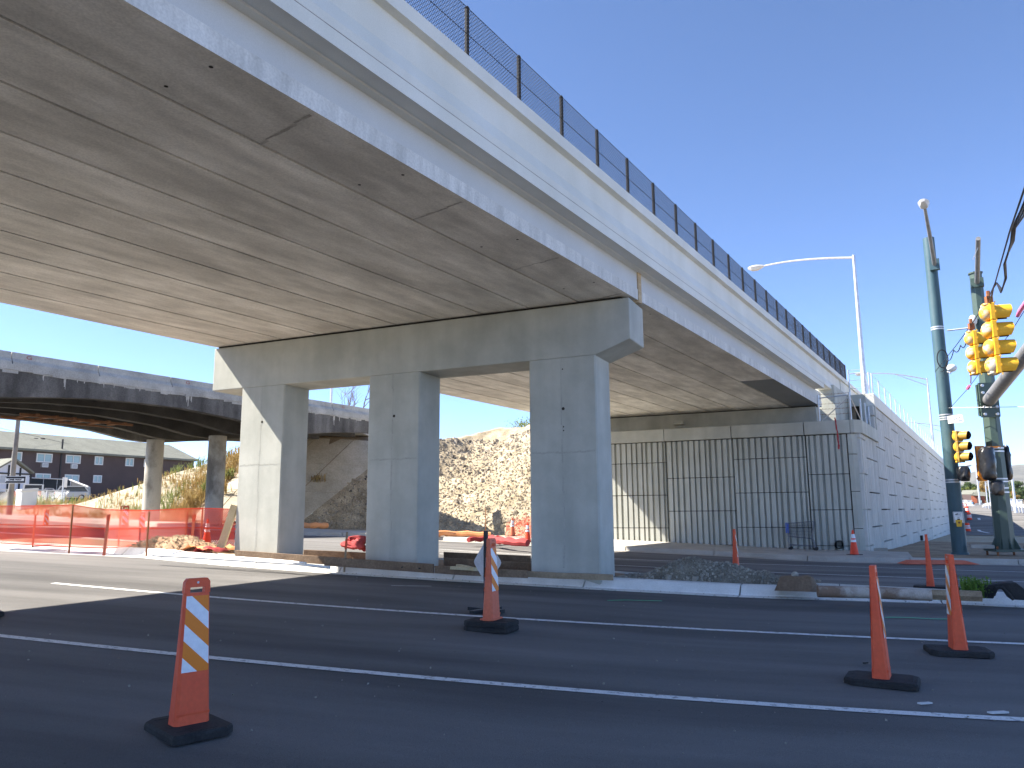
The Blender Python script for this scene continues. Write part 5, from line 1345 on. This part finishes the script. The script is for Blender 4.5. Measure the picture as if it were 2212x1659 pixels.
def signal(label, P, az, ns, mt=M_yel, sc=1.0, backmt=None):
    t = thing('traffic_signal', label, 'traffic signal', P, math.radians(90-az), 'traffic signals')
    s = .34*sc
    m = MB()
    for k in range(ns):
        z = -s*(k+.5); c = .02*sc
        m.bx(-.035*sc, .05*sc, -.165*sc, .165*sc, z-s/2+.006, z+s/2-.006)
    h = m.build('housing', mt, t, local=True, bevel=.012*sc)
    m = MB()
    for k in range(ns): m.ico(V((-.035*sc, 0, -s*(k+.5))), .15*sc, .155*sc, s*.5, 14, 9)
    m.bx(-.12*sc, -.03*sc, -.1*sc, .1*sc, -s*ns, -s*ns+.05*sc); m.bx(-.12*sc, -.03*sc, -.1*sc, .1*sc, -.05*sc, 0)
    m.build('rear_shell', backmt or M_yelw, t, local=True, smooth='all')
    for k in range(ns):
        z = -s*(k+.5); m = MB(); A_ = [math.radians(-62+304*i/18) for i in range(19)]
        r, L = .145*sc, .29*sc
        def arc(x, rr_, sh=0): return [V((x - (0.05*sc*max(0, -math.sin(t_)) if sh else 0), rr_*math.cos(t_), z+rr_*math.sin(t_))) for t_ in A_]
        m.grid([arc(.05*sc, r), arc(.05*sc+L, r*.97, 1)], 0); m.grid([arc(.05*sc, r-.006), arc(.05*sc+L, r*.97-.006, 1)], 1)
        m.build('visor', [mt, M_smoke], t, local=True, smooth='all')
        m = MB(); m.tube([V((.045*sc, 0, z)), V((.062*sc, 0, z))], r*.93, 18); m.build('lens', M_smoke, t, local=True)
    m = MB()
    for k in range(ns*2+1): m.bx(.045*sc, .06*sc, -.175*sc, -.165*sc, -s*k/2-.012*(k > 0)-.02, -s*k/2+.012)
    m.build('hinge', mt, t, local=True)
    return t
s4 = at(2136, 657, 17.2); s4 = signal('four section yellow signal hanging from the span wire, nearer the viewer', s4, 106, 4, sc=1.02)
s3 = signal('three section yellow signal hanging from the span wire behind the four section one', at(2100, 716, 20.8), 106, 3, sc=1.02)
sp_ = signal('three section yellow signal mounted on the blue pole, visors open to the right', at(2069, 931, PD-.5), 150, 3, mat('darker_signal_yellow', (.36, .21, .035), (.42, .25, .045), 3., rough=.5), sc=1.08, backmt=M_yel)  # housing and visors in a darker yellow than the rear shell
for (px, D, t_, grp) in (((2136, 648), 17.2, s4, 0), ((2098, 705), 20.8, s3, 1)):
    m = MB(); q = at(px[0], px[1], D); m.tube([q+Z*.18, t_.location.copy()], .035, 6); m.box(q, V((.06, 0, 0)), V((0, .04, 0)), Z*.07); m.build('hanger', M_rust, t_)
# bagged signal on the green pole (orange housing, black bag)
bg_ = thing('bagged_signal', 'signal wrapped in a black bag with orange backplate left of the green pole', 'traffic signal', at(2130, 1000, PD-.5))
c = at(2131, 1001, PD-.6); e = vaz(70); f = V((-e.y, e.x, 0)); f = -f if f.y > 0 else f
e = vaz(100); f = vaz(190)
m = MB(); m.box(at(2119, 1001, PD-.45), e*.13, f*.06, Z*.60); m.box(at(2128, 971, PD-.35), e*.25, f*.05, Z*.03); m.box(at(2140, 966, PD-.3), e*.3, f*.03, Z*.03); m.box(at(2131, 1034, PD-.3), e*.3, f*.03, Z*.03); m.build('backplate', M_sigor, bg_)
def bag(par, c, rx, ry, rz, seed):
    m = MB(); P = []
    for i in range(15):
        ph = math.pi*i/14; row = []
        for j in range(25):
            th = 2*math.pi*j/24 % (2*math.pi); k = 1+.30*(fbm(math.cos(th)*2.2+seed, math.sin(th)*2.2+i*.45)-.5)*2
            sx = abs(math.sin(ph))**.35
            row.append(c+e*(rx*sx*math.cos(th)*k)+f*(ry*sx*math.sin(th)*k)+Z*(rz*math.cos(ph)*(1+.03*math.sin(th*3))))
        P.append(row)
    m.grid(P); return m.build('bag', M_bag, par, smooth='all')
bag(bg_, at(2134, 1001, PD-.75), .27, .25, .56, 2)
b2 = thing('bagged_signal', 'signal in a dark bag seen behind the right edge of the green pole', 'traffic signal', at(2172, 995, PD+.5)); bag(b2, at(2173, 1000, PD+.6), .16, .25, .6, 5)
m = MB(); m.tube([at(2173, 967, PD+.5), at(2173, 960, PD+.5)], .03, 5); m.build('bracket', M_galv, b2)
b3 = thing('bagged_pedestrian_signal', 'pedestrian signal in a black bag on the blue pole below the yellow one', 'traffic signal', at(2082, 1023, PD-.5)); bag(b3, at(2082.5, 1023, PD-.55), .21, .2, .26, 8)
b4 = thing('bagged_push_button', 'small bag tied over a push button on the green pole', 'push button', at(2156, 1053, PD-.7)); bag(b4, at(2155, 1054, PD-.75), .2, .16, .25, 11)
# push button with its sign on the blue pole
pbn = thing('push_button', 'yellow pedestrian push button under a white sign on the blue pole', 'push button', at(2070, 1123, PD-.45))
e = vaz(113); f = vaz(203)
c = at(2070.3, 1117.5, PD-.42)
m = MB(); m.box(c, e*.155, f*.012, Z*.19); sgn_ = m.build('sign_plate', M_signw, pbn, bevel=.02)
fc_ = c+f*.0145
m = MB()
def rect(x, z, hx, hz): m.quad([fc_+e*(x-hx)+Z*(z-hz), fc_+e*(x+hx)+Z*(z-hz), fc_+e*(x+hx)+Z*(z+hz), fc_+e*(x-hx)+Z*(z+hz)])
for x in (-.138, .138): rect(x, 0, .004, .17)
for z in (-.172, .172): rect(0, z, .138, .004)
m.quad([fc_+e*x+Z*z for x, z in ((-.1, .10), (-.06, .125), (.0, .135), (.0, .115), (.09, .122), (.09, .108), (.0, .10), (-.03, .085), (-.08, .085))])
rect(.0, -.08, .042, .035)
m.quad([fc_+e*x+Z*z for x, z in ((.1, -.14), (.06, -.15), (.06, -.143), (-.08, -.143), (-.08, -.137), (.06, -.137), (.06, -.13))])
rect(0, .05, .09, .004); rect(0, .0, .035, .006)
m.build('sign_marks', M_signk, sgn_)
m = MB(); q = at(2071.5, 1130, PD-.42); m.loft([q+e*x*.105+f*y*.06+Z*.11 for x, y in ((-1, -1), (1, -1), (1, 1), (-1, 1))], [q+e*x*.07+f*y*.06-Z*.12 for x, y in ((-1, -1), (1, -1), (1, 1), (-1, 1))]); hb = m.build('housing', M_yel, pbn, bevel=.01)
m = MB(); q = q+f*.062+Z*.02; m.tube([q, q+f*.015], .035, 10); m.build('button', M_rust, hb)
# street name sign
ss = thing('street_name_sign', 'small white and blue street name sign on the blue pole', 'street sign', at(2062, 905, PD-.4))
e = vaz(150); f = vaz(240); c = at(2064, 905.5, PD-.55)
m = MB(); m.box(c, e*.27, f*.01, Z*.135); pl = m.build('plate', M_signw, ss, bevel=.01)
for txt, dx, dz, sz, mt in (('W', -.15, .02, .17, M_carg), ('44', -.0, .0, .2, M_signb), ('TH', .1, .04, .09, M_carg), ('AV', .19, .04, .12, M_carg)):
    m = MB(); vs, fs = text_geo(txt, sz, frame(c+f*.0125+e*dx+Z*dz, e, Z), .004, .8); m.add(vs, fs); m.build('lettering', mt, pl)
m = MB(); m.quad([c+f*.012+e*x+Z*z for x, z in ((.1, -.11), (.24, -.11), (.24, -.04), (.1, -.04))]); m.build('blue_field', M_signb, pl)
# camera ball on the blue pole
cb_ = thing('detection_camera', 'small white detection camera on the right of the blue pole', 'camera', at(2055, 796, PD-.4)); m = MB(); q = at(2056, 795, PD-.4); m.ico(q, .17, .15, .14, 14, 8); m.build('dome', M_cab, cb_, smooth='all')
m = MB(); m.tube([q-Z*.1, at(2052, 806, PD-.4), at(2047, 803, PD-.2)], .03, 6); m.build('bracket', M_galv, cb_)
# wires
def wire(lab, pts, r, mt=M_blackst, cat='cable', sag=0, name='span_wire'):
    P = []
    for p, q in zip(pts, pts[1:]):
        for k in range(8): t = k/8; P.append(lerp(p, q, t)-Z*sag*4*t*(1-t))
    P.append(pts[-1]); m = MB(); m.tube(P, r, 5); return tag(m.build(name, mt, smooth='all'), lab, cat)
wire('span wire carrying the hanging signals up to the right edge', [at(2020, 803, PD-.3), at(2064, 748, 25), at(2097, 703, 20.8), at(2135, 645, 17.2), at(2150, 610, 15), at(2182, 497, 11), at(2212, 410, 9), at(2240, 330, 8)], .011)
for i, (off, lab) in enumerate(((0, 'outer loop of black signal cable below the span wire'), (1, 'middle loop of black signal cable below the span wire'), (2, 'inner loop of black signal cable below the span wire'))):
    o_ = off*3
    wire(lab, [at(2140-off, 655, 17), at(2146, 622, 15.6), at(2153, 611, 15), at(2162+o_*.5, 632-o_, 14.5), at(2174-o_*.4, 600, 13.6), at(2172-o_*.5, 565+o_, 12.8), at(2178, 545, 12.3), at(2190-o_, 520+o_*.5, 11.6), at(2193-o_, 492, 11), at(2212-o_, 465-o_*2, 9.8), at(2240, 390-o_*3, 8.6)], .013, name='signal_cable')
wire('black cable coiled from the blue pole toward the hanging signals', [at(2032, 803, PD-.3), at(2046, 778, 29), at(2060, 756, 26), at(2075, 746, 24), at(2088, 735, 22), at(2096, 712, 20.8)], .014, sag=.12, name='signal_cable')
m = MB(); cq = at(2036, 775, PD-.45); m.tube([cq+vaz(113)*(.17*math.cos(t))+Z*(.33*math.sin(t)) for t in [i*.35 for i in range(37)]], .02, 5); tag(m.build('cable_coil', M_blackst), 'coil of black cable hung on the blue pole', 'cable')
wire('horizontal steel wire from the blue pole to the right edge', [at(2050, 881, PD-.3), at(2120, 880, 30.8), at(2260, 878, 29.5)], .011, M_galv)
wire('thin wire from the lower blue pole up toward the pink sleeve', [at(2050, 884, PD-.3), at(2092, 838, 28), at(2150, 760, 24), at(2182, 720, 22), at(2212, 672, 20.5), at(2260, 590, 19)], .009)
m = MB(); m.tube([at(2198, 683, 21), at(2203, 672, 20.8), at(2214, 656, 20.4), at(2225, 640, 20)], [.04, .05, .05, .045], 8); tag(m.build('wire_sleeve', M_pink, smooth='all'), 'pink plastic sleeve on the wire at the right edge', 'sleeve')
m = MB(); m.tube([at(2090, 839.5, 28.1), at(2094, 834, 27.9)], .05, 6); tag(m.build('wire_clamp', M_pink), 'small pink clamp on the thin wire between the two poles', 'clamp')
m = MB(); m.tube([at(2046, 714, PD-.3), at(2098, 708, PD-.35)], .03, 6); tag(m.build('strut', M_galv), 'galvanised strut reaching right from the blue pole', 'strut')
m = MB(); q = at(2102, 692, PD-.3); m.ico(q, .14, .12, .2, 10, 6); m.tube([q-Z*.1, at(2104, 711, PD-.3)], .05, 6); tag(m.build('radio_unit', M_cab, smooth='all'), 'white radio unit on the green pole behind the hanging signals', 'radio')
m = MB(); m.tube([at(2097, 806, 20.8), at(2097.5, 818, 20.9), at(2097, 828, 21)], .012, 4); tag(m.build('loose_cable_end', M_rust), 'short rusty cable hanging under the three section signal', 'cable')

# street lights above the return wall
def streetlight(lab, base, ytop, armdir, armL, r0, truss=False, rise=.35):
    t = thing('street_light', lab, 'street light', base, 0, 'street lights along the ramp'); zt = ztop(base, ytop); T = V((base.x, base.y, zt))
    m = MB(); m.tube([base, T], [r0, r0*.5], 12); m.build('pole', M_galv, t, smooth=True)
    m = MB(); m.tube([base, base+Z*.08], r0*1.6, 8); m.build('base', M_galv, t)
    P = [T-Z*.12+armdir*(armL*k/8)+Z*(rise*math.sin(math.pi*k/8*.62)*1.0) for k in range(9)]
    m = MB(); m.tube(P, [.055-.002*k for k in range(9)], 8); m.build('arm', M_galv, t, smooth=True)
    if truss:
        m = MB(); m.tube([T-Z*.75, P[4]], .03, 6); m.tube([lerp(T-Z*.75, P[4], .45), P[2]], .015, 5); m.build('brace', M_galv, t)
    cobra(P[-1]-armdir*.05, armdir, .75, t, 1.1); return t
B1 = onU(1869, 855, -4.6); B1.z = 5.9
streetlight('nearest tall street light with curved arm above the stepped wall end', B1, 551, -nb, 4.2, .13)
B2 = onU(2016, 958, -4.6); B2.z = 5.9
streetlight('street light with braced arm behind the wall coping left of the blue pole', B2, 817, (-nb*.9-b*.42).normalized(), 6.0, .15, True, .75)
B3 = onU(2040, 985, -4.6); B3.z = 5.9
streetlight('farther street light with braced arm, its top just left of the blue pole', B3, 919, (-nb*.9-b*.4).normalized(), 5.5, .16, True, .6)

# ================================================================== RIGHT BACKGROUND
yD = [(1088, 300), (1091, 240), (1096, 170), (1106.8, 128), (1123.4, 105), (1148.5, 88), (1157, 79)]
Dy = lambda y: interp(yD, y)
m = MB(); rows = []
for y, D in yD[::-1]:
    z = at(2120, y, D).z; row = []
    for x in (2072, 2090, 2110, 2140, 2180, 2240, 2400, 2700):
        p = at(x, y, D); row.append(V((p.x, p.y, z+.02)))
    rows.append(row)
m.grid(rows); struct(m.build('ramp_road', M_asph))
m = MB()   # ramp embankment under the road
for r0, r1 in zip(rows, rows[1:]):
    for k in (0, len(r0)-1): m.quad([r0[k]-Z*.03, r1[k]-Z*.03, r1[k]-Z*6, r0[k]-Z*6])
m.quad([q-Z*.03 for q in rows[-1]]+[q-Z*6 for q in rows[-1][::-1]]); m.quad([q-Z*.03 for q in rows[0]]+[q-Z*3 for q in rows[0][::-1]]); struct(m.build('ramp_bank', M_ground))
def zq(x, y): return 2073.7+.06614*x, 1069.8+.06614*y
def rampstrip(pxs, wd, name='road_marking'):
    P = [at(x, y, Dy(y))+Z*.045 for x, y in pxs]; m = MB(); L = []
    for i, p in enumerate(P):
        t = P[min(i+1, len(P)-1)]-P[max(0, i-1)]; s = V((-t.y, t.x, 0)).normalized()*wd/2; L.append([p-s, p+s])
    m.grid(L); return struct(m.build(name, M_paint))
rampstrip([zq(*p) for p in ((400, 450), (480, 505), (540, 610), (590, 700), (630, 800), (655, 900), (645, 1000), (605, 1090), (600, 1140), (650, 1185), (760, 1215), (950, 1252))], .28)
rampstrip([(2183, 1104), (2195, 1106.5), (2212, 1111.5), (2240, 1122)], .22)
# barrels
def barrel(lab, x, y0, y1):
    p = at(x, y1, Dy(y1)); h = ztop(p, y0)-p.z; t = thing('traffic_barrel', lab, 'traffic barrel', p, 0, 'striped traffic barrels on the ramp')
    rs_ = [(0, .36), (.1, .36), (.1, .31), (.32, .30), (.32, .285), (.54, .28), (.54, .265), (.76, .26), (.76, .245), (.97, .235), (1., .2)]
    m = MB(); m.tube([V((0, 0, z*h)) for z, r in rs_], [r*h for z, r in rs_], 16); m.build('body', M_cone, t, local=True)
    for z0, z1, r in ((.36, .5, .295), (.58, .72, .275)): 
        m = MB(); m.tube([V((0, 0, z0*h)), V((0, 0, z1*h))], r*h, 16, caps=False); m.build('reflective_band', M_whr, t, local=True)
    m = MB(); m.tube([V((0, 0, 0)), V((0, 0, .06*h))], .4*h, 16); m.build('rubber_ring', M_rub, t, local=True)
barrel('nearest striped barrel at the foot of the ramp', 2091, 1129.5, 1148.5)
barrel('second striped barrel up the ramp', 2094.5, 1107.5, 1123.4)
barrel('third striped barrel up the ramp, partly behind the second', 2090, 1094, 1107.5)
barrel('fourth barrel near the crest of the ramp', 2087, 1087, 1097)
barrel('farthest barrel beside the blue pole near the ramp crest', 2079.5, 1086, 1094.5)
m = MB(); P = [at(x, y, D) for x, y, D in ((2087, 1150, 86), (2084.5, 1128, 102), (2081, 1108, 126), (2078, 1096, 165))]
for p, q in zip(P, P[1:]): m.prism([p, p+V((-.5, .2, 0)), p+V((-.3, .1, .8)), p+V((-.1, .03, .8))], q-p)
tag(m.build('concrete_barrier', M_walk), 'low concrete barrier running up the left edge of the ramp', 'barrier')
# guard rails
def guard(lab, pts, k):
    t = thing('guard_rail', lab, 'guard rail', pts[0]); m = MB()
    for p, q in zip(pts, pts[1:]):
        m.prism([p, p+V((0, .06, 0)), p+V((0, .06, .14)), p+Z*.14], q-p); m.prism([p+Z*.2, p+V((0, .06, .2)), p+V((0, .06, .36)), p+Z*.36], q-p); m.prism([p+V((0, .05, .12)), p+V((0, .1, .12)), p+V((0, .1, .22)), p+V((0, .05, .22))], q-p)
    m.build('rail', M_trim, t)
    for i in range(k):
        f_ = i/(k-1)*(len(pts)-1); j = min(len(pts)-2, int(f_)); q = lerp(pts[j], pts[j+1], f_-j); m = MB(); m.box(q+V((0, .15, -.2)), V((.07, 0, 0)), V((0, .08, 0)), Z*.5); m.build('post', M_galv, t)
guard('white guard rail curving behind the left side of the green pole', [at(2124, 1094.5, 165), at(2130, 1092, 160), at(2140, 1090.5, 150), at(2152, 1090, 140), at(2165, 1090.5, 135)], 8)
guard('white guard rail at the right edge beyond the green pole', [at(2181, 1092.5, 130), at(2195, 1093.5, 122), at(2212, 1096, 112), at(2250, 1102, 95)], 9)
# far street lights on the ramp
for (x0, y0, x1, y1, D, lab, arm) in ((2193, 1091, 2181, 982, 120, 'tall street light right of the green pole', -1.), (2140.5, 1090, 2134, 1034, 200, 'thin street light left of the green pole, tallest of three', 0), (2133.5, 1090, 2128.5, 1038, 210, 'thin street light nearest the brick house', 0), (2144.5, 1089, 2141, 1051, 240, 'shortest thin street light left of the green pole', 0)):
    p = at(x0, y1+0*y0, D); p = at(x0, y0, D); streetlight(lab, p-Z*1, y1, V((-1, -.2, 0)).normalized(), 4. if arm else 1.2, .17, False, .3)
t_ = thing('street_light', 'street light arm showing between the yellow signal and the bagged signal', 'street light', at(2117, 1060, 150), 0, 'street lights along the ramp')
m = MB(); p = at(2117, 1090, 150); m.tube([p, V((p.x, p.y, ztop(p, 1005)))], .13, 8); m.build('pole', M_galv, t_)
m = MB(); q = V((p.x, p.y, ztop(p, 1005.6))); m.tube([q, at(2098, 1005.4, 150)], .06, 6); m.build('arm', M_galv, t_)
cobra(at(2098, 1005.4, 150), V((-1, 0, 0)), .9, t_, 1.5)
# brick house, containers
bh = thing('brick_house', 'small red brick house with grey gable roof beyond the ramp', 'house', at(2112, 1090, 230)); D = 230
f0 = lambda x, y, dd=0: onplane(x, y, at(2110, 1070, D)+V((0, dd, 0)), V((math.sin(.55), math.cos(.55), 0)))
back = V((math.sin(.55), math.cos(.55), 0))*9
m = MB(); m.prism([f0(2103, 1100), f0(2128, 1100), f0(2128, 1071), f0(2103, 1068)], back); m.prism([f0(2098, 1100), f0(2103, 1100), f0(2103, 1068), f0(2098, 1070)], back); m.build('wall', M_brick, bh)
m = MB(); m.prism([f0(2101, 1070)-back*.05, f0(2129.5, 1072)-back*.05, f0(2128, 1063), f0(2108, 1061.5)], back*1.05); m.prism([f0(2096, 1071), f0(2103.5, 1062.5), f0(2108, 1069), f0(2106, 1071)], back); m.build('roof', M_roof, bh)
m = MB(); m.prism([f0(2111, 1092)-back*.02, f0(2119, 1092)-back*.02, f0(2119, 1074)-back*.02, f0(2111, 1074)-back*.02], -back*.02); m.build('porch_wall', M_brown, bh)
m = MB(); m.prism([f0(2106, 1100)-back*.01, f0(2128.4, 1100)-back*.01, f0(2128.4, 1087)-back*.01, f0(2106, 1087)-back*.01], -back*.05); m.build('dark_skirt', M_carg, bh)
m = MB(); m.prism([f0(2115.5, 1086)-back*.06, f0(2121, 1086)-back*.06, f0(2121, 1081)-back*.06, f0(2115.5, 1081)-back*.06], -back*.01); m.build('window', M_glass, bh)
lh = thing('long_roof_house', 'long low house with grey roof behind the brick house', 'house', at(2095, 1080, 260))
m = MB(); q = [at(2077, 1080, 262), at(2116, 1080, 255)]; m.prism([q[0]-Z*6, q[1]-Z*6, V((q[1].x, q[1].y, ztop(q[1], 1068))), V((q[0].x, q[0].y, ztop(q[0], 1068)))], V((2, 10, 0))); m.build('wall', M_brown, lh)
m = MB(); e0 = [V((p.x, p.y, ztop(p, 1068.5))) for p in q]; e1 = [at(2079, 1060.5, 268), at(2115, 1059.5, 261)]; m.prism([e0[0], e0[1], e1[1], e1[0]], Z*.2); m.build('roof', M_roof, lh)
for (x0, x1, y0, y1, D, mt, lab) in ((2089.5, 2100.5, 1081.5, 1096, 215, M_cab, 'grey container left of the brick house'), (2078, 2089, 1081, 1096, 218, M_trim, 'white container at the ramp crest beside the blue pole'), (2183, 2191, 1078.5, 1090, 170, M_siding, 'pale box cabinet left of the far street light pole'), (2198, 2209, 1080.5, 1092, 165, M_cab, 'grey box cabinet right of the far street light pole')):
    p, q = at(x0, y1, D), at(x1, y1, D); t = thing('container', lab, 'container', (p+q)/2); hgt_ = ztop(p, y0)-p.z; m = MB(); m.prism([p-Z, q-Z, q+V((.8, 2.2, -1)), p+V((.8, 2.2, -1))], V((0, 0, hgt_+1))); m.build('box', mt, t, bevel=.05); m = MB(); m.prism([p+Z*hgt_-V((.1, .1, 0)), q+Z*hgt_+V((.1, -.1, 0)), q+V((.9, 2.3, hgt_)), p+V((.7, 2.3, hgt_))], Z*.12); m.build('lid', mt, t)
# trees beyond the ramp
def tree(lab, x, ytop, wpx, D, leaf, seed, base=1092, name='tree'):
    rs = random.Random(seed); p = at(x, base, D); t = thing(name, lab, 'tree', p, 0, 'trees beyond the ramp')
    H = ztop(p, ytop)-p.z; R = wpx/1684*D/2
    m = MB(); m.tube([p-Z*1, p+Z*H*.3, p+Z*H*.62], [.35, .28, .14], 7)
    cl = []
    for k in range(26):
        th = rs.uniform(0, 6.28); rr_ = R*rs.uniform(.1, .95); z = H*rs.uniform(.25, .95); sc_ = 1-.55*max(0, z/H-.45)/.5
        cl.append((p+V((rr_*sc_*math.cos(th), rr_*sc_*math.sin(th), z)), R*rs.uniform(.2, .38)))
    for c, r in cl[:9]: m.tube([p+Z*H*rs.uniform(.25, .55), c], [.1, .03], 4)
    m.build('trunk', M_bark, t)
    m = MB()
    for c, r in cl:
        for k in range(150):
            d = V((rs.gauss(0, 1), rs.gauss(0, 1), rs.gauss(0, .8))).normalized()*r*rs.uniform(.55, 1.08); q = c+d; s = r*rs.uniform(.09, .2)
            e1 = V((rs.gauss(0, 1), rs.gauss(0, 1), rs.gauss(0, 1))).normalized()*s; e2 = e1.cross(V((rs.gauss(0, 1), rs.gauss(0, 1), rs.gauss(0, 1)))).normalized()*s*.8
            m.quad([q-e1-e2, q+e1-e2, q+e1+e2, q-e1+e2])
    m.build('crown', leaf, t)
for i, (x, yt, wp, D, leaf, lab) in enumerate(((2084, 1044, 22, 330, M_leafD, 'dark green tree rising behind the pale bushes left of the bagged signal'), (2100, 1042, 26, 340, M_leafD, 'broad dark tree behind the long grey roof'), (2079, 1053, 20, 300, M_leafL, 'yellow green tree beside the blue pole'), (2096, 1052, 24, 300, M_leafL, 'yellow green tree above the long grey roof'), (2112, 1051, 20, 300, M_leafL, 'yellow green tree above the brick house roof'), (2130, 1038, 26, 320, M_leafA, 'brownish autumn tree left of the green pole'), (2080, 1068, 16, 262, M_leafD, 'small dark tree in front of the long roof'), (2138, 1060, 16, 290, M_leafD, 'green tree behind the thin street lights'), (2182, 1042, 24, 320, M_leafD, 'dark tree right of the green pole'), (2180, 1052, 18, 270, M_leafL, 'yellow green tree just right of the green pole'), (2203, 1040, 30, 300, M_leafD, 'large dark tree at the right edge'), (2214, 1046, 24, 280, M_leafD, 'dark tree cut by the right edge, lower than its neighbour'), (2193, 1062, 18, 250, M_leafA, 'low brownish tree behind the far guard rail'), (2148, 1064, 16, 300, M_leafA, 'low tree half hidden by the green pole'), (2235, 1045, 30, 290, M_leafD, 'tree standing just outside the right edge'))):
    tree(lab, x, yt, wp, D, leaf, 50+i)
# far vehicle at the ramp crest
cw = thing('far_car', 'white car at the ramp crest in front of the brick house', 'car', at(2104, 1096, 205)); p = at(2101.5, 1096.5, 205); q = at(2107, 1096.5, 205); m = MB(); m.prism([p, q, q+Z*.7, p+Z*.7], V((.6, 1.7, 0))); m.build('body', M_carw, cw, bevel=.08); m = MB(); e_ = (q-p); m.prism([p+e_*.2+Z*.7, p+e_*.85+Z*.7, p+e_*.7+Z*1.3, p+e_*.3+Z*1.3], V((.5, 1.5, 0))); m.build('cabin', M_carglass, cw)
# hills
m = MB(); ridge = [(1500, 1085), (1800, 1075), (1950, 1062), (2050, 1040), (2090, 1024.5), (2113, 1018.5), (2140, 1010), (2178, 1006), (2212, 1004), (2400, 1000), (2800, 1015), (3200, 1060)]
rows = []
for i in range(90):
    x = 1500+1700*i/89; y = interp(ridge, x) + 2.2*(vn(x*.05, 1)-.5)+1.2*(vn(x*.16, 5)-.5)
    top = at(x, y, 5200); row = []
    for k in range(9):
        f_ = k/8; D = 3200+2000*f_ ; p = at(x, 1100, D); zz_ = top.z*(f_**1.15)*(1+.12*(fbm(x*.03, k*.6)-.5)*(1-f_)*2) if f_ < 1 else top.z; row.append(V((p.x, p.y, zz_ - 3*(1-f_))))
    rows.append(row)
m.grid(rows); struct(m.build('hills', M_hill, smooth='all'))
# ------------------------------------------------------------------ the hazy air
hz_m = bpy.data.materials.new('haze_air'); hz_m.use_nodes = True; N = hz_m.node_tree.nodes; L = hz_m.node_tree.links
N.remove(N['Principled BSDF']); pv = N.new('ShaderNodeVolumePrincipled'); pv.inputs['Color'].default_value = (.86, .92, 1, 1); pv.inputs['Density'].default_value = .00004; pv.inputs['Anisotropy'].default_value = .2
L.new(pv.outputs[0], N['Material Output'].inputs['Volume'])
m = MB(); m.bx(-6100, 6100, -6100, 6100, -9, 420); o = m.build('haze', hz_m); o['kind'] = 'stuff'
